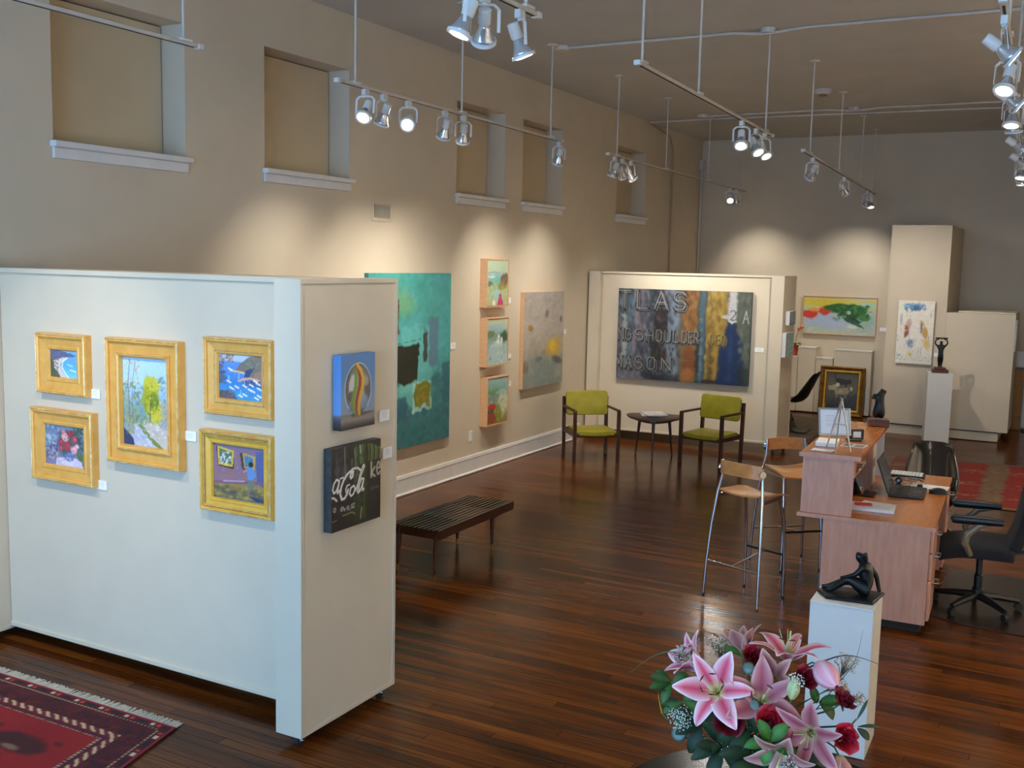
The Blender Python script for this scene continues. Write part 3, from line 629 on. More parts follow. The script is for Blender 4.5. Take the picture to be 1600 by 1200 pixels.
c1.blob(.35, .42, .3, .1, (110, 180, 176), .9, .6).blob(.1, .52, .16, .06, (96, 96, 60), .8).blob(.85, .42, .2, .13, (110, 80, 60), .9, .5).blob(.7, .58, .2, .08, (150, 120, 40), .8).line([(0, .28), (.3, .25), (.6, .28)], .02, (110, 150, 180)).blob(.2, .36, .16, .03, (226, 220, 210), .8).blob(.45, .75, .2, .1, (140, 200, 210), .8).poly([(.5, 1), (.58, .74), (.66, .72), (.8, 1)], (196, 50, 110), rag=.04).blob(.32, .95, .08, .07, (230, 226, 210)).dabs(60, (0, .3, 1, .9), [(170, 190, 130), (130, 180, 170), (190, 200, 170), (150, 150, 90)], .05, .6).grain(5)
c2 = small(32).grad([(0, (190, 190, 150)), (.2, (170, 186, 170)), (.4, (120, 150, 130)), (.6, (150, 176, 168)), (1, (176, 200, 190))], warp=.15)
c2.blob(.5, .2, .35, .09, (140, 180, 196), .7, .7).blob(.15, .33, .2, .08, (96, 126, 70), .9).blob(.82, .4, .22, .12, (60, 86, 56), .95, .5).poly([(.3, .6), (.42, .5), (.55, .32), (.62, .4), (.6, .6)], (232, 232, 222), rag=.08).blob(.7, .5, .06, .1, (226, 226, 216), .9).poly([(.1, .62), (.4, .46), (.62, .6), (.7, 1), (.05, 1)], (168, 192, 186), .8, rag=.08).dabs(70, (0, .4, 1, 1), [(180, 206, 196), (150, 176, 170), (196, 206, 190), (130, 150, 140)], .06, .6).grain(5)
c3 = small(33).grad([(0, (150, 180, 176)), (.25, (110, 160, 150)), (.45, (130, 150, 110)), (.7, (150, 160, 90)), (1, (140, 110, 60))], warp=.15)
c3.blob(.3, .3, .3, .08, (90, 140, 90), .8).blob(.7, .32, .3, .06, (150, 190, 200), .7).blob(.3, .45, .25, .08, (120, 130, 150), .8).blob(.2, .62, .25, .07, (190, 40, 36), .95, .3).blob(.15, .72, .15, .06, (80, 60, 36), .8).blob(.2, .88, .26, .12, (150, 56, 40), .9, .6).blob(.78, .55, .26, .22, (206, 206, 176), .85, .6).blob(.55, .8, .14, .2, (120, 130, 40), .8, .6).dabs(70, (0, .2, 1, 1), [(150, 170, 110), (206, 206, 170), (120, 140, 90), (176, 120, 80)], .05, .6).grain(5)
for cv, zc, h, y, lab in ((c1, 2.226, .565, 10.786, 'topmost of three small maple framed abstracts, with pink triangle'), (c2, 1.53, .58, 10.805, 'middle of three small maple framed abstracts, with white peak'), (c3, .82, .585, 10.838, 'lowest of three small maple framed abstracts, with red patch')):
    t = thing('framed_abstract', lab, 'framed painting', (W+.001, y, zc), pi/2, 'three maple framed abstracts in a column'); w = .53
    obj('frame', moulding(B(), w, h, [(0, 0), (0, .1), (.014, .1), (.014, .075), (.03, .075)]), m_maple, t)
    canvas('painted_canvas', cv, w-.04, h-.04, t, -.092); obj('stretcher', B().box(-w/2+.02, w/2-.02, -.091, -.07, -h/2+.02, h/2-.02), m_canvas_side, t)
cv = Cv(80, 110, seed=41).grad([(0, (160, 150, 138)), (.4, (172, 160, 146)), (.62, (160, 150, 132)), (.75, (130, 134, 122)), (1, (120, 126, 116))], warp=.18)
cv.dabs(240, (0, 0, 1, 1), [(176, 166, 156), (150, 140, 136), (186, 172, 150), (160, 150, 146), (140, 136, 126)], .08, .35)
cv.blob(.76, .6, .17, .1, (206, 164, 50), .9, .9).blob(.72, .58, .08, .06, (226, 180, 46), .9, .7).blob(.17, .38, .06, .035, (150, 110, 40), .9).blob(.14, .36, .04, .03, (176, 130, 50), .7).blob(.84, .74, .12, .035, (70, 64, 70), .85, .7, rot=.3).blob(.38, .71, .08, .025, (90, 84, 84), .8).blob(.56, .24, .04, .04, (120, 106, 90), .8).blob(.93, .3, .03, .03, (96, 86, 80), .8).blob(.45, .85, .35, .16, (112, 132, 128), .6, .9).blob(.5, .64, .06, .03, (170, 120, 60), .6).blob(.04, .78, .08, .06, (120, 96, 80), .6).grain(9, 30, 44)
picture('abstract_painting', 'pale grey abstract canvas with yellow patch beside small maple frames', 'painting', (W+.001, 12.12, 1.49), pi/2, 1.15, 1.225, cv, .055, side=m_maple)

# ------------------------------------------------------------------ embossed glass jars painting on the far partition
cv = Cv(220, 152, seed=51)
cv.grad([(0, (64, 86, 104)), (.05, (150, 160, 166)), (.09, (70, 110, 136)), (.13, (140, 130, 146)), (.19, (120, 104, 120)), (.23, (70, 86, 104)), (.28, (36, 48, 58)), (.33, (44, 34, 34)), (.36, (70, 56, 60)), (.4, (110, 130, 152)), (.45, (130, 150, 176)), (.485, (96, 96, 88)), (.5, (150, 96, 40)), (.56, (164, 100, 30)), (.6, (150, 106, 40)), (.625, (60, 70, 70)), (.645, (86, 120, 134)), (.67, (60, 84, 84)), (.685, (170, 130, 50)), (.72, (150, 116, 30)), (.76, (196, 156, 40)), (.8, (186, 150, 30)), (.825, (150, 120, 60)), (.84, (110, 110, 90)), (.93, (96, 104, 84)), (1, (84, 96, 78))], 'u', warp=.03)
cv.dabs(500, (0, 0, .48, 1), [(60, 84, 104), (130, 140, 156), (110, 96, 116), (40, 54, 66), (90, 116, 136), (150, 140, 156), (50, 60, 60)], .03, .5, rot=pi/2).dabs(130, (.27, .2, .38, .8), [(40, 30, 28), (60, 44, 38), (84, 56, 44), (28, 36, 44)], .03, .6, rot=pi/2)
cv.rect(.04, .3, .07, .75, (186, 186, 180), .8, .02, .03).rect(.07, .08, .1, .2, (56, 116, 160), .9, .02, .02)
cv.dabs(120, (.5, 0, .61, .6), [(170, 110, 36), (140, 84, 24), (186, 130, 60), (120, 70, 30)], .03, .6, rot=pi/2).blob(.56, .78, .05, .2, (150, 76, 24), .9, .4).blob(.545, .92, .045, .07, (196, 110, 36), .9, .5).rect(.48, .62, .52, .95, (120, 116, 96), .6, .03, .05)
cv.rect(.622, 0, .665, 1, (70, 104, 120), .9, .02, .02).rect(.635, .3, .65, .95, (120, 150, 166), .7, .02, .03).rect(.61, .5, .63, 1, (36, 40, 46), .8, .02, .02)
cv.dabs(170, (.68, 0, .83, .9), [(200, 160, 46), (170, 126, 26), (216, 180, 70), (140, 100, 24)], .03, .55, rot=pi/2).rect(.7, .55, .74, 1, (84, 66, 30), .7, .03, .03).rect(.74, .6, .785, .97, (196, 140, 30), .7, .03, .03).rect(.66, .95, .8, 1, (40, 36, 30), .8, .02, .02)
cv.rect(.835, 0, .9, .33, (206, 204, 206), 1, .02, .02).blob(.82, .27, .03, .02, (216, 210, 196), .9).rect(.83, .31, .9, 1, (20, 46, 96), 1, .02, .03).blob(.87, .85, .1, .42, (20, 46, 100), 1, .25, .2).rect(.85, .35, .875, .95, (34, 76, 140), .7, .03, .03).rect(.79, .5, .83, .62, (120, 100, 50), .5, .03, .02).blob(.96, .9, .05, .1, (40, 50, 46), .7)
cv.dabs(70, (.92, 0, 1, .8), [(110, 116, 96), (84, 96, 76), (130, 134, 110)], .03, .5, rot=pi/2).rect(.2, .92, .48, 1, (40, 42, 56), .7, .04, .04).rect(0, .92, .2, 1, (130, 124, 140), .6, .03, .04)
def emb(ch, u0, v0, u1, v1, w=.016, dk=(24, 26, 30), lt=(212, 212, 206)):
    letter(cv, ch, u0, v0, u1, v1, w*1.6, dk, .9, .002, .004); letter(cv, ch, u0, v0, u1, v1, w*.42, lt, .75, -.006, -.008); letter(cv, ch, u0, v0, u1, v1, w*.3, lt, .6, .009, .012)
for ch, a, z in (('T', .012, .1), ('L', .155, .232), ('A', .29, .385), ('S', .44, .52)): emb(ch, a, .03, z, .22, .02)
for ch, a, z in (('N', .015, .052), ('G', .072, .11), ('S', .15, .205), ('H', .238, .285), ('O', .31, .35), ('U', .378, .418), ('L', .442, .478), ('D', .507, .54), ('E', .557, .588), ('R', .6, .628)): emb(ch, a, .455, z, .575, .013)
for ch, a, z in (('S', .715, .738), ('E', .757, .78), ('O', .8, .822)): emb(ch, a, .47, z, .575, .009, (110, 84, 20), (226, 196, 90))
for ch, a, z in (('M', .0, .045), ('A', .075, .125), ('S', .155, .205), ('O', .25, .305), ('N', .36, .425)): emb(ch, a, .76, z, .89, .015)
letter(cv, '2', .853, .2, .888, .3, .006, (70, 72, 80), .9); letter(cv, 'A', .945, .2, .985, .33, .008, (206, 206, 190), .9); cv.line([(.845, .31), (.865, .335), (.89, .31)], .012, (220, 220, 220)).grain(5, 40, 30)
g_ = cv.a.mean(-1, keepdims=True); cv.a = (g_+(cv.a-g_)*.82)*.8
picture('jar_painting', 'large blue and amber painting of embossed glass jars on far partition', 'painting', farp(-1.36, .099, 1.518), RF, 1.873, 1.256, cv, .06, side=mat('painted_dark_edge', (50, 58, 66), .6))
for lab, v, z, w, h, c in (('small blue grey canvas, upper of two on far partition end', .40, 1.815, .4, .18, (96, 116, 130)), ('small pale teal canvas, lower of two on far partition end', .28, 1.47, .5, .32, (130, 160, 160))):
    cv = Cv(24, 24, c, seed=int(z*100)); cv.dabs(60, (0, 0, 1, 1), [tuple(min(255, k+26) for k in c), tuple(k*.7 for k in c), (150, 170, 150)], .1, .6)
    picture('small_canvas', lab, 'painting', farp(.0005, v, z), pi/2+RF, w, h, cv, .05, side=m_paper)

# ------------------------------------------------------------------ far end of the room
cv = Cv(110, 62, seed=61).grad([(0, (180, 186, 200)), (.1, (206, 190, 80)), (.25, (196, 196, 110)), (.4, (176, 180, 180)), (.7, (166, 178, 196)), (1, (176, 186, 150))], warp=.12)
cv.dabs(60, (0, .4, 1, 1), [(190, 196, 206), (176, 190, 170), (200, 196, 150), (160, 176, 200)], .06, .6)
cv.blob(.25, .12, .3, .1, (206, 184, 50), .9, .6, .6).blob(.35, .65, .27, .2, (160, 176, 206), .8, .7).blob(.86, .6, .16, .25, (140, 180, 140), .7, .8, .6).blob(.9, .2, .14, .06, (150, 196, 196), .8, .6).blob(.08, .5, .1, .11, (206, 50, 34), .95, .35, .8).blob(.15, .36, .07, .05, (226, 140, 60), .8).blob(.3, .38, .07, .11, (196, 54, 28), .95, .4, .7).blob(.33, .26, .1, .06, (222, 140, 36), .85, .5, .6)
cv.blob(.5, .28, .2, .11, (40, 96, 26), 1, .3, .6).blob(.66, .4, .17, .17, (30, 78, 28), 1, .3, .7).blob(.78, .33, .12, .13, (40, 100, 34), 1, .3, .7).blob(.84, .5, .09, .1, (60, 120, 56), .9, .4, .7).blob(.7, .62, .1, .06, (24, 60, 34), .9, .4, .7).poly([(.56, .52), (.66, .56), (.82, .76), (.84, .84), (.7, .74)], (40, 84, 56), .9, rag=.06)
cv.blob(.63, .4, .03, .05, (206, 216, 196), .8, .5, .6).blob(.69, .78, .07, .06, (210, 216, 190), .8, .6, .6).dabs(24, (.45, .2, .9, .6), [(84, 150, 60), (24, 60, 20), (50, 110, 40)], .05, .6).grain(5)
t = thing('framed_abstract', 'wide colourful landscape abstract in thin maple frame on far wall', 'framed painting', (-3.54, YF-.001, 1.682), 0)
obj('frame', moulding(B(), 1.235, .66, [(0, 0), (0, .05), (.014, .05), (.014, .03)]), m_maple, t); canvas('painted_canvas', cv, 1.205, .63, t, -.038)
obj('stretcher', B().box(-.59, .59, -.037, -.01, -.3, .3), m_canvas_side, t)
# tall and low storage boxes that read as a column and a counter wall
t = thing('display_column', 'tall tan boxed column on far wall behind white abstract', 'column', (-2.07, 16.62, 0))
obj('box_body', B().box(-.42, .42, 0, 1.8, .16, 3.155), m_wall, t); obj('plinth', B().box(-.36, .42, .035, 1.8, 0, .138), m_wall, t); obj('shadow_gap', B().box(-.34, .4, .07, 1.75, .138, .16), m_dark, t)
t = thing('storage_box', 'low tan boxed unit right of tall column at far end', 'cabinet', (-1.2, 16.6, 0))
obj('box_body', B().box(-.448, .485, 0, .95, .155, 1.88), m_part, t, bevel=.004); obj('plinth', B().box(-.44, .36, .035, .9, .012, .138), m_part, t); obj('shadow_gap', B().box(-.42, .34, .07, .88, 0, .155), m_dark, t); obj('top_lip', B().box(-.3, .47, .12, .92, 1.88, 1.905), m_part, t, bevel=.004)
obj('side_tray', B().box(.486, .50, .02, .4, 1.35, 1.8), m_white, t)
cv = Cv(70, 124, (222, 214, 194), seed=71)
cv.dabs(260, (0, 0, 1, 1), [(230, 224, 206), (210, 200, 176), (224, 206, 170), (214, 212, 206), (226, 220, 190)], .07, .5)
cv.blob(.42, .1, .22, .045, (70, 140, 180), .8, .9, .9).blob(.5, .12, .12, .03, (60, 80, 130), .8, .8, .9).dabs(30, (.2, .05, .75, .17), [(50, 120, 170), (90, 110, 150), (220, 216, 200)], .05, .7)
cv.blob(.27, .47, .06, .08, (150, 62, 30), .95, .8, .9).blob(.31, .36, .06, .06, (176, 130, 100), .7, 1, .9).blob(.25, .55, .04, .03, (96, 50, 40), .7, .8, .9).blob(.77, .5, .07, .13, (190, 140, 50), .9, .8, .9, -.3).blob(.83, .68, .1, .07, (206, 166, 60), .7, 1, .9).blob(.67, .42, .03, .1, (80, 90, 120), .8, .8, .9).blob(.38, .68, .08, .045, (90, 104, 150), .8, .9, 1).blob(.1, .3, .04, .06, (120, 130, 160), .6, .9, .9).dabs(40, (.1, .25, .95, .8), [(232, 226, 208), (226, 218, 190), (150, 150, 160)], .035, .7)
for k in range(5): cv.line([(.02+.2*k, .88+.05*(k % 2)), (.12+.2*k, .95), (.22+.2*k, .88)], .008, (120, 120, 130), .8)
for k in range(34): 
    u, v = cv.r.rand(2); cv.line([(u, v), (u+.1*(cv.r.rand()-.5), v+.08*cv.r.rand()), (u+.12*(cv.r.rand()-.5), v+.12)], .007, (90, 96, 120), .7)
cv.blob(.4, .85, .06, .03, (206, 180, 60), .8).blob(.08, .87, .06, .02, (120, 170, 180), .7).grain(6, 24, 40)
picture('abstract_painting', 'tall white abstract canvas hanging on the tan column', 'painting', (-2.066, 16.619, 1.562), 0, .51, .945, cv, .045, side=m_maple)
# leaning and standing panels by the far wall
for lab, x0, x1, y, z, d in (('short white panel at left end of boards against far wall', -4.36, -4.13, 18.1, .965, .3), ('taller pale panel below left end of landscape abstract', -4.13, -3.83, 18.12, 1.13, .3), ('low pale panel between two taller panels below landscape abstract', -3.83, -3.55, 18.14, .96, .28), ('wide pale panel behind framed dog painting', -3.545, -2.92, 18.2, 1.115, .22)):
    t = thing('spare_panel', lab, 'panel', ((x0+x1)/2, y, 0), 0, 'pale spare panels along far wall'); w = x1-x0
    obj('panel_body', B().box(-w/2+.002, w/2-.002, .0, d, .02, z), m_part, t, bevel=.006); obj('panel_cap', B().box(-w/2+.002, w/2-.002, -.006, d, z-.012, z+.004), m_plinth, t); obj('panel_skid', B().box(-w/2+.02, w/2-.02, .02, d-.02, 0, .02), m_dark, t)
t = thing('orchid_pot', 'red pot with orchid standing on short panel by far wall', 'plant', (-4.22, 18.25, .969))
obj('pot', B().lathe([(.04, 0), (.06, .17), (.066, .18), (.055, .18), (.05, .15)], 14), m_clay, t, smooth='edge')
def leaf_b(L, wd_, bend=.3, n=6, fold=.15, tip=1.0):
    b = B(); b.grid(lambda u, v: (lambda w: ((u-.5)*2*w, L*v*math.cos(bend*v), -L*v*v*bend*.6+abs(u-.5)*2*w*fold))(wd_*math.sin(pi*min(1, v*.92+.04))**.8*.5), 4, n); return b
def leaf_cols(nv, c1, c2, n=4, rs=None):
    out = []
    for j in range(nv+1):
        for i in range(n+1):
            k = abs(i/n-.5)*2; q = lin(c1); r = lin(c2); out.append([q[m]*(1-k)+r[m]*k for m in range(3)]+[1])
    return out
for a, L in ((-.6, .16), (.5, .2), (2.2, .15)):
    o = obj('leaf', leaf_b(L, .06, .8), m_leaf, t, smooth=True, cols=leaf_cols(6, (40, 70, 26), (30, 56, 22))); o.location = (0, 0, .18); o.rotation_euler = (.7, 0, a-pi/2)
obj('flower_stem', B().tube([(0, 0, .17), (.02, 0, .35), (.06, 0, .47), (.12, 0, .5)], .005, 6), mat('green_stem', (70, 96, 40), .5), t)
obj('blossom', B().ball((.1, 0, .5), .035, .02, .03).ball((.05, 0, .46), .03, .02, .028), mat('coral_petal', (230, 110, 90), .6), t, smooth=True)
# dog painting leaning on the floor
cv = Cv(64, 76, (58, 56, 44), seed=81)
cv.grad([(0, (74, 70, 52)), (.4, (88, 82, 60)), (.66, (64, 64, 50)), (1, (34, 36, 32))], warp=.25)
cv.poly([(.3, .16), (.42, .13), (.6, .17), (.74, .15), (.8, .2), (.78, .28), (.7, .3), (.5, .32), (.34, .3), (.28, .22)], (26, 24, 24), rag=.03).line([(.3, .18), (.25, .1), (.27, .02)], .035, (28, 26, 26)).line([(.36, .28), (.33, .42)], .05, (28, 26, 26)).line([(.62, .28), (.64, .4)], .05, (28, 26, 26))
cv.poly([(.06, .38), (.2, .33), (.3, .3), (.4, .3), (.42, .36), (.34, .4), (.3, .46), (.1, .48)], (150, 142, 112), rag=.04).blob(.36, .31, .07, .05, (184, 176, 148), .95)
cv.poly([(.26, .5), (.34, .42), (.55, .4), (.68, .38), (.78, .36), (.86, .42), (.84, .47), (.74, .48), (.7, .56), (.5, .6), (.3, .6)], (138, 122, 92), rag=.03).blob(.79, .41, .06, .045, (170, 156, 126), .95).blob(.74, .42, .03, .05, (84, 64, 46), .9).line([(.36, .58), (.34, .7)], .05, (132, 118, 92)).line([(.62, .56), (.64, .68)], .05, (122, 108, 84)).line([(.46, .58), (.46, .68)], .04, (96, 76, 58)).blob(.46, .5, .07, .05, (160, 148, 120), .7)
cv.dabs(90, (0, .62, 1, 1), [(44, 48, 40), (60, 60, 46), (34, 36, 34)], .06, .6).poly([(.6, .78), (1, .52), (1, 1), (.5, 1)], (38, 40, 36), .7, rag=.05).grain(5)
t = framed('framed_painting', 'old gold framed painting of dogs leaning on floor by far wall', (-3.355, 18.08, .42), 0, .735, .84, .5, .6, cv, m_olddark, [(0, 0), (0, .06), (.02, .075), (.045, .06), (.06, .045), (.08, .05), (.1, .03), (.117, .02)])
obj('gilded_liner', moulding(B(), .735, .84, [(.075, .046), (.085, .055), (.1, .045)]), m_goldy, t); t.rotation_euler = (-.09, 0, 0)
# wood board and white trim past the storage box
t = thing('plywood_sheet', 'upright plywood board in corner right of storage box', 'board', (-.69, 18.3, 0)); obj('sheet', B().box(-.11, .07, -.02, .02, .0, .96), m_kraft, t); obj('sheet_edge', B().box(.07, .076, -.02, .02, 0, .96), m_maple, t)
t = thing('white_counter', 'white counter end glimpsed right of plywood board', 'counter', (-.5, 18.2, 0)); obj('counter_top', B().box(-.26, .5, .05, .2, 1.0, 1.25), m_trim, t); obj('counter_leg', B().box(-.1, .5, .02, .2, .05, 1.0), m_trim, t)
# ------------------------------------------------------------------ wall fittings
t = thing('air_grille', 'square white air vent grille high on left wall', 'vent', (W+.001, 8.567, 2.945), pi/2)
obj('grille_frame', moulding(B(), .34, .19, [(0, 0), (0, .008), (.02, .01), (.024, .002)]).box(-.15, .15, -.002, 0, -.07, .07), m_wall, t)
obj('duct_opening', B().box(-.135, .135, -.004, -.001, -.062, .062), m_dark, t)
g = B()
for k in range(12): g.bar((-.124+k*.0226, -.006, -.062), (-.124+k*.0226, -.006, .062), .0085, .006)
obj('louver', g, m_wall, t)['kind'] = 'stuff'
t = thing('outlet_plate', 'small ivory electrical outlet low on left wall', 'outlet', (W+.001, 10.36, .44), pi/2)
obj('plate', B().box(-.04, .04, -.008, 0, -.065, .065), m_trim, t, bevel=.003); obj('receptacle', B().cyl((0, -.008, .025), (0, -.011, .025), .016).cyl((0, -.008, -.025), (0, -.011, -.025), .016), m_paper, t)
t = thing('wall_conduit', 'white vertical conduit in far left corner of room', 'pipe', (W+.03, 18.35, 0))
obj('conduit_pipe', B().tube([(0, 0, 0), (0, 0, 4.2)], .017, 10), m_pipe, t, smooth='edge'); obj('junction_box', B().box(-.03, .05, -.06, .06, 4.2, 4.36), m_pipe, t, bevel=.006)
t = thing('wall_conduit', 'thin tan conduit bending from ceiling down left wall', 'pipe', (W+.022, 16.85, 0))
obj('conduit_pipe', B().tube([(0, 0, 0), (0, 0, 4.3), (0, -.05, 4.45), (0, -.2, 4.6), (0, -1.15, ZC-.03)], .014, 8), m_pipet, t, smooth='edge')
t = thing('smoke_detector', 'round white smoke detector on brown ceiling', 'detector', (-2.98, 13.67, ZC))
obj('detector_body', B().lathe([(.11, 0), (.11, -.03), (.085, -.06), (.05, -.066)], 22), m_pipe, t, smooth='edge'); obj('sensor_cap', B().lathe([(.05, -.064), (.045, -.085), (.0, -.088)], 16), m_olddark, t, smooth='edge')
def conduit(label, pts, boxes):
    t = thing('ceiling_conduit', label, 'pipe', (pts[0][0], pts[0][1], ZC))
    o = Vector((pts[0][0], pts[0][1], ZC))
    obj('conduit_pipe', B().tube([Vector(p)-o for p in pts], .014, 8), m_pipe, t, smooth='edge')
    for x, y in boxes: obj('junction_box', B().lathe([(.075, 0), (.075, -.035), (.07, -.045)], 16, at=(x-o.x, y-o.y, 0)), m_pipe, t, smooth='edge')
def kinks(x0, x1, y, boxes, dip=.03):
    pts = [(x0, y, ZC-.022)]
    for bx in boxes: pts += [(bx-.35, y, ZC-.016), (bx-.1, y, ZC-.04), (bx+.1, y, ZC-.04), (bx+.35, y, ZC-.016)]
    pts.append((x1, y, ZC-.016)); return pts
conduit('long white conduit crossing ceiling above the front tracks', kinks(-4.89, XR, 10.05, [-2.73]), [(-4.89, 10.05), (-2.73, 10.05), (-.5, 10.05)])
conduit('white conduit crossing ceiling from left wall at far end', [(W+.03, 15.7, ZC-.02), (-5.3, 15.65, ZC-.018), (XR, 15.95, ZC-.018)], [])
conduit('white conduit crossing ceiling nearer of the far pair', kinks(-5.09, XR, 15.3, [-2.9]), [(-5.09, 15.3), (-2.9, 15.3)])

# ------------------------------------------------------------------ lighting tracks and heads
ZT = 3.77
def track(label, p0, p1, stems, z=ZT):
    t = thing('lighting_track', label, 'track', (p0[0], p0[1], z), 0, 'white lighting tracks hung from ceiling')
    d = Vector((p1[0]-p0[0], p1[1]-p0[1], 0))
    obj('rail', B().bar((0, 0, 0), d, .035, .022), m_pipe, t, bevel=.002)
    obj('rail_slot', B().bar(d*.01+Vector((0, 0, -.0115)), d*.99+Vector((0, 0, -.0115)), .014, .002), m_dark, t)
    for e in (Vector((0, 0, 0)), d): obj('end_cap', B().bar(e-d.normalized()*.02, e+d.normalized()*.02, .042, .03), m_white, t)
    for s in stems:
        p = d*s; obj('stem', B().cyl(p+Vector((0, 0, .01)), p+Vector((0, 0, ZC-z)), .009, n=8), m_pipe, t, smooth='edge')
        obj('stem_clip', B().box(p.x-.03, p.x+.03, p.y-.045, p.y+.045, .008, .022), m_white, t)
        obj('ceiling_canopy', B().lathe([(.055, ZC-z), (.055, ZC-z-.014), (.02, ZC-z-.024)], 14, at=(p.x, p.y, 0)), m_pipe, t, smooth='edge')
lx = lambda y: -4.86-.022*(y-6.4)
mx = lambda y: -2.585-.04*(y-6.43)
rx = lambda y: -.44-.03*(y-6.8)
track('lighting track at upper left in front of first window niche', (-4.86, .6), (-4.93, 4.95), [.97, .3])
track('lighting track left of centre above the teal abstract', (lx(6.25), 6.25), (lx(10.2), 10.2), [.055, .46, .93])
track('lighting track above the far partition beside left wall', (lx(11.53), 11.53), (lx(17.9), 17.9), [.045, .33, .64, .93])
track('lighting track overhead nearest the camera at top centre', (-2.6, .8), (-2.6, 5.03), [.4, .97])
track('lighting track above the bar stools with dark slot', (mx(6.43), 6.43), (mx(10.4), 10.4), [.02, .35, .93])
track('lighting track above the desk end running to far wall', (-2.65, 11.35), (-3.02, 18.2), [.06, .38, .7, .93], 3.72)
track('lighting track along right edge of view', (rx(5.6), 5.6), (rx(14.5), 14.5), [.1, .35, .65, .95])
def head(label, x, y, aim, power, lit=1, z=ZT, angle=84, col=(1, .955, .87)):
    t = thing('track_light', label, 'spotlight', (x, y, z-.012), 0, 'white track spotlights')
    A = Vector(aim)-Vector((x, y, z-.16)); d = A.normalized(); hz = math.atan2(d.y, d.x)
    s = Vector((-math.sin(hz), math.cos(hz), 0))
    P = Vector((0, 0, -.165))
    obj('adapter', B().box(-.017, .017, -.03, .03, -.045, 0), m_white, t, bevel=.003)
    yk = [Vector((0, 0, -.05))+s*.066*k for k in (-1, -.5, .5, 1)]
    pts = [P+s*(-.07)+d*.02, Vector((0, 0, -.075))-s*.07, Vector((0, 0, -.053))-s*.045, Vector((0, 0, -.053))+s*.045, Vector((0, 0, -.075))+s*.07, P+s*.07+d*.02]
    bb_ = B()
    for a_, c_ in zip(pts, pts[1:]): bb_.bar(a_, c_, .016, .004, up=tuple(d) if abs((c_-a_).normalized().dot(d)) < .9 else tuple(s))
    obj('yoke', bb_, m_white, t); obj('swivel', B().cyl((0, 0, -.045), (0, 0, -.056), .012, n=10), m_white, t)
    obj('lamp_holder', B().lathe([(.022, -.105), (.031, -.1), (.032, -.03), (.026, -.02)], 16, at=P, axis=d), m_white, t, smooth='edge')
    bl = obj('bulb', B().lathe([(.024, -.03), (.028, -.01), (.05, .045), (.059, .062)], 20, at=P, axis=d), m_glassp, t, smooth=True)
    obj('bulb_ring', B().lathe([(.059, .058), (.063, .06), (.063, .074), (.057, .074)], 20, at=P, axis=d), m_white, bl, smooth='edge')
    obj('bulb_lens', B().lathe([(.057, .07), (.04, .076), (0.0, .078)], 20, at=P, axis=d), m_lens if lit else m_lens_off, bl, smooth=True)
    if power:
        ld = bpy.data.lights.new('spot_beam', 'SPOT'); ld.energy = power*SPOT; ld.color = col; ld.spot_size = math.radians(angle); ld.spot_blend = 1.0; ld.shadow_soft_size = .05
        lo = bpy.data.objects.new('spot_beam', ld); COL.objects.link(lo); lo.parent = t; lo.location = P+d*.09; lo.rotation_euler = d.to_track_quat('-Z', 'Y').to_euler()
LB = 'white track spotlight '
head(LB+'first on the track left of centre, lit towards camera', lx(6.6), 6.6, (-4.3, 4.6, 1.4), 60)
head(LB+'second on the track left of centre, tilted down', lx(6.85), 6.85, (-6.1, 7.2, 1.4), 120)
head(LB+'third on track left of centre, brightest glare towards camera', lx(7.2), 7.2, (-3.6, 4.8, 2.2), 60)
head(LB+'fourth on the track left of centre, before third window niche', lx(7.78), 7.78, (-6.1, 8.6, 1.2), 170)
head(LB+'fifth on the track left of centre, seen from behind', lx(8.1), 8.1, (-6.1, 9.6, 1.0), 160)
head(LB+'last on the track left of centre, below end stem', lx(10.15), 10.15, (-6.1, 11.1, 1.2), 165)
head(LB+'first of cluster before the fifth window niche', lx(11.75), 11.75, (-6.1, 12.1, 1.3), 130)
head(LB+'middle of cluster before the fifth window niche', lx(12.0), 12.0, (-4.9, 13.9, 1.6), 150)
head(LB+'last of cluster before fifth window niche', lx(12.3), 12.3, (-4.2, 13.9, 1.5), 140)
head(LB+'bright pair at end of far left track, left one', lx(16.9), 16.9, (-3.9, 13.6, .9), 60)
head(LB+'bright pair at end of far left track, right one', lx(17.25), 17.25, (-4.9, 18.4, 2.0), 105)
head(LB+'overhead at top centre, left one shining white', -2.6, 4.3, (-3.6, 3.6, .6), 30)
head(LB+'overhead at top centre, middle one seen from behind', -2.6, 4.48, (-4.2, 7.0, .5), 70, 0)
head(LB+'overhead at top centre, right one showing its yoke', -2.6, 4.84, (-1.6, 6.0, 0), 40)
head(LB+'on unseen start of overhead track aimed at gold frames', -2.6, 2.2, (-4.75, 4.2, 1.3), 150, angle=58, col=(1, .955, .87))
head(LB+'on upper left track aimed at gold frames', -4.9, 2.3, (-5.2, 4.2, 1.3), 130, angle=58, col=(1, .955, .87))
head(LB+'brightest on the track above bar stools', mx(9.2), 9.2, (-2.0, 6.9, .4), 90)
head(LB+'second on the track above bar stools, angled right', mx(9.75), 9.75, (-1.0, 8.7, .8), 90)
head(LB+'last on the track above bar stools', mx(10.1), 10.1, (-1.3, 9.0, 1.1), 70, 0)
head(LB+'first on the track above desk end', -2.69, 12.0, (-4.2, 13.9, 1.5), 160, 0, 3.72)
head(LB+'second on the track above desk end', -2.84, 14.6, (-2.1, 16.6, 1.7), 160, 0, 3.72)
head(LB+'pair at far end of the desk track, left one', -2.98, 17.2, (-3.4, 18.4, 2.0), 100, 0, 3.72)
head(LB+'pair at far end of the desk track, right one', -3.0, 17.65, (-2.6, 16.7, .8), 10, 0, 3.72)
head(LB+'nearest on the right edge track', rx(6.85), 6.85, (-.95, 5.2, .5), 30)
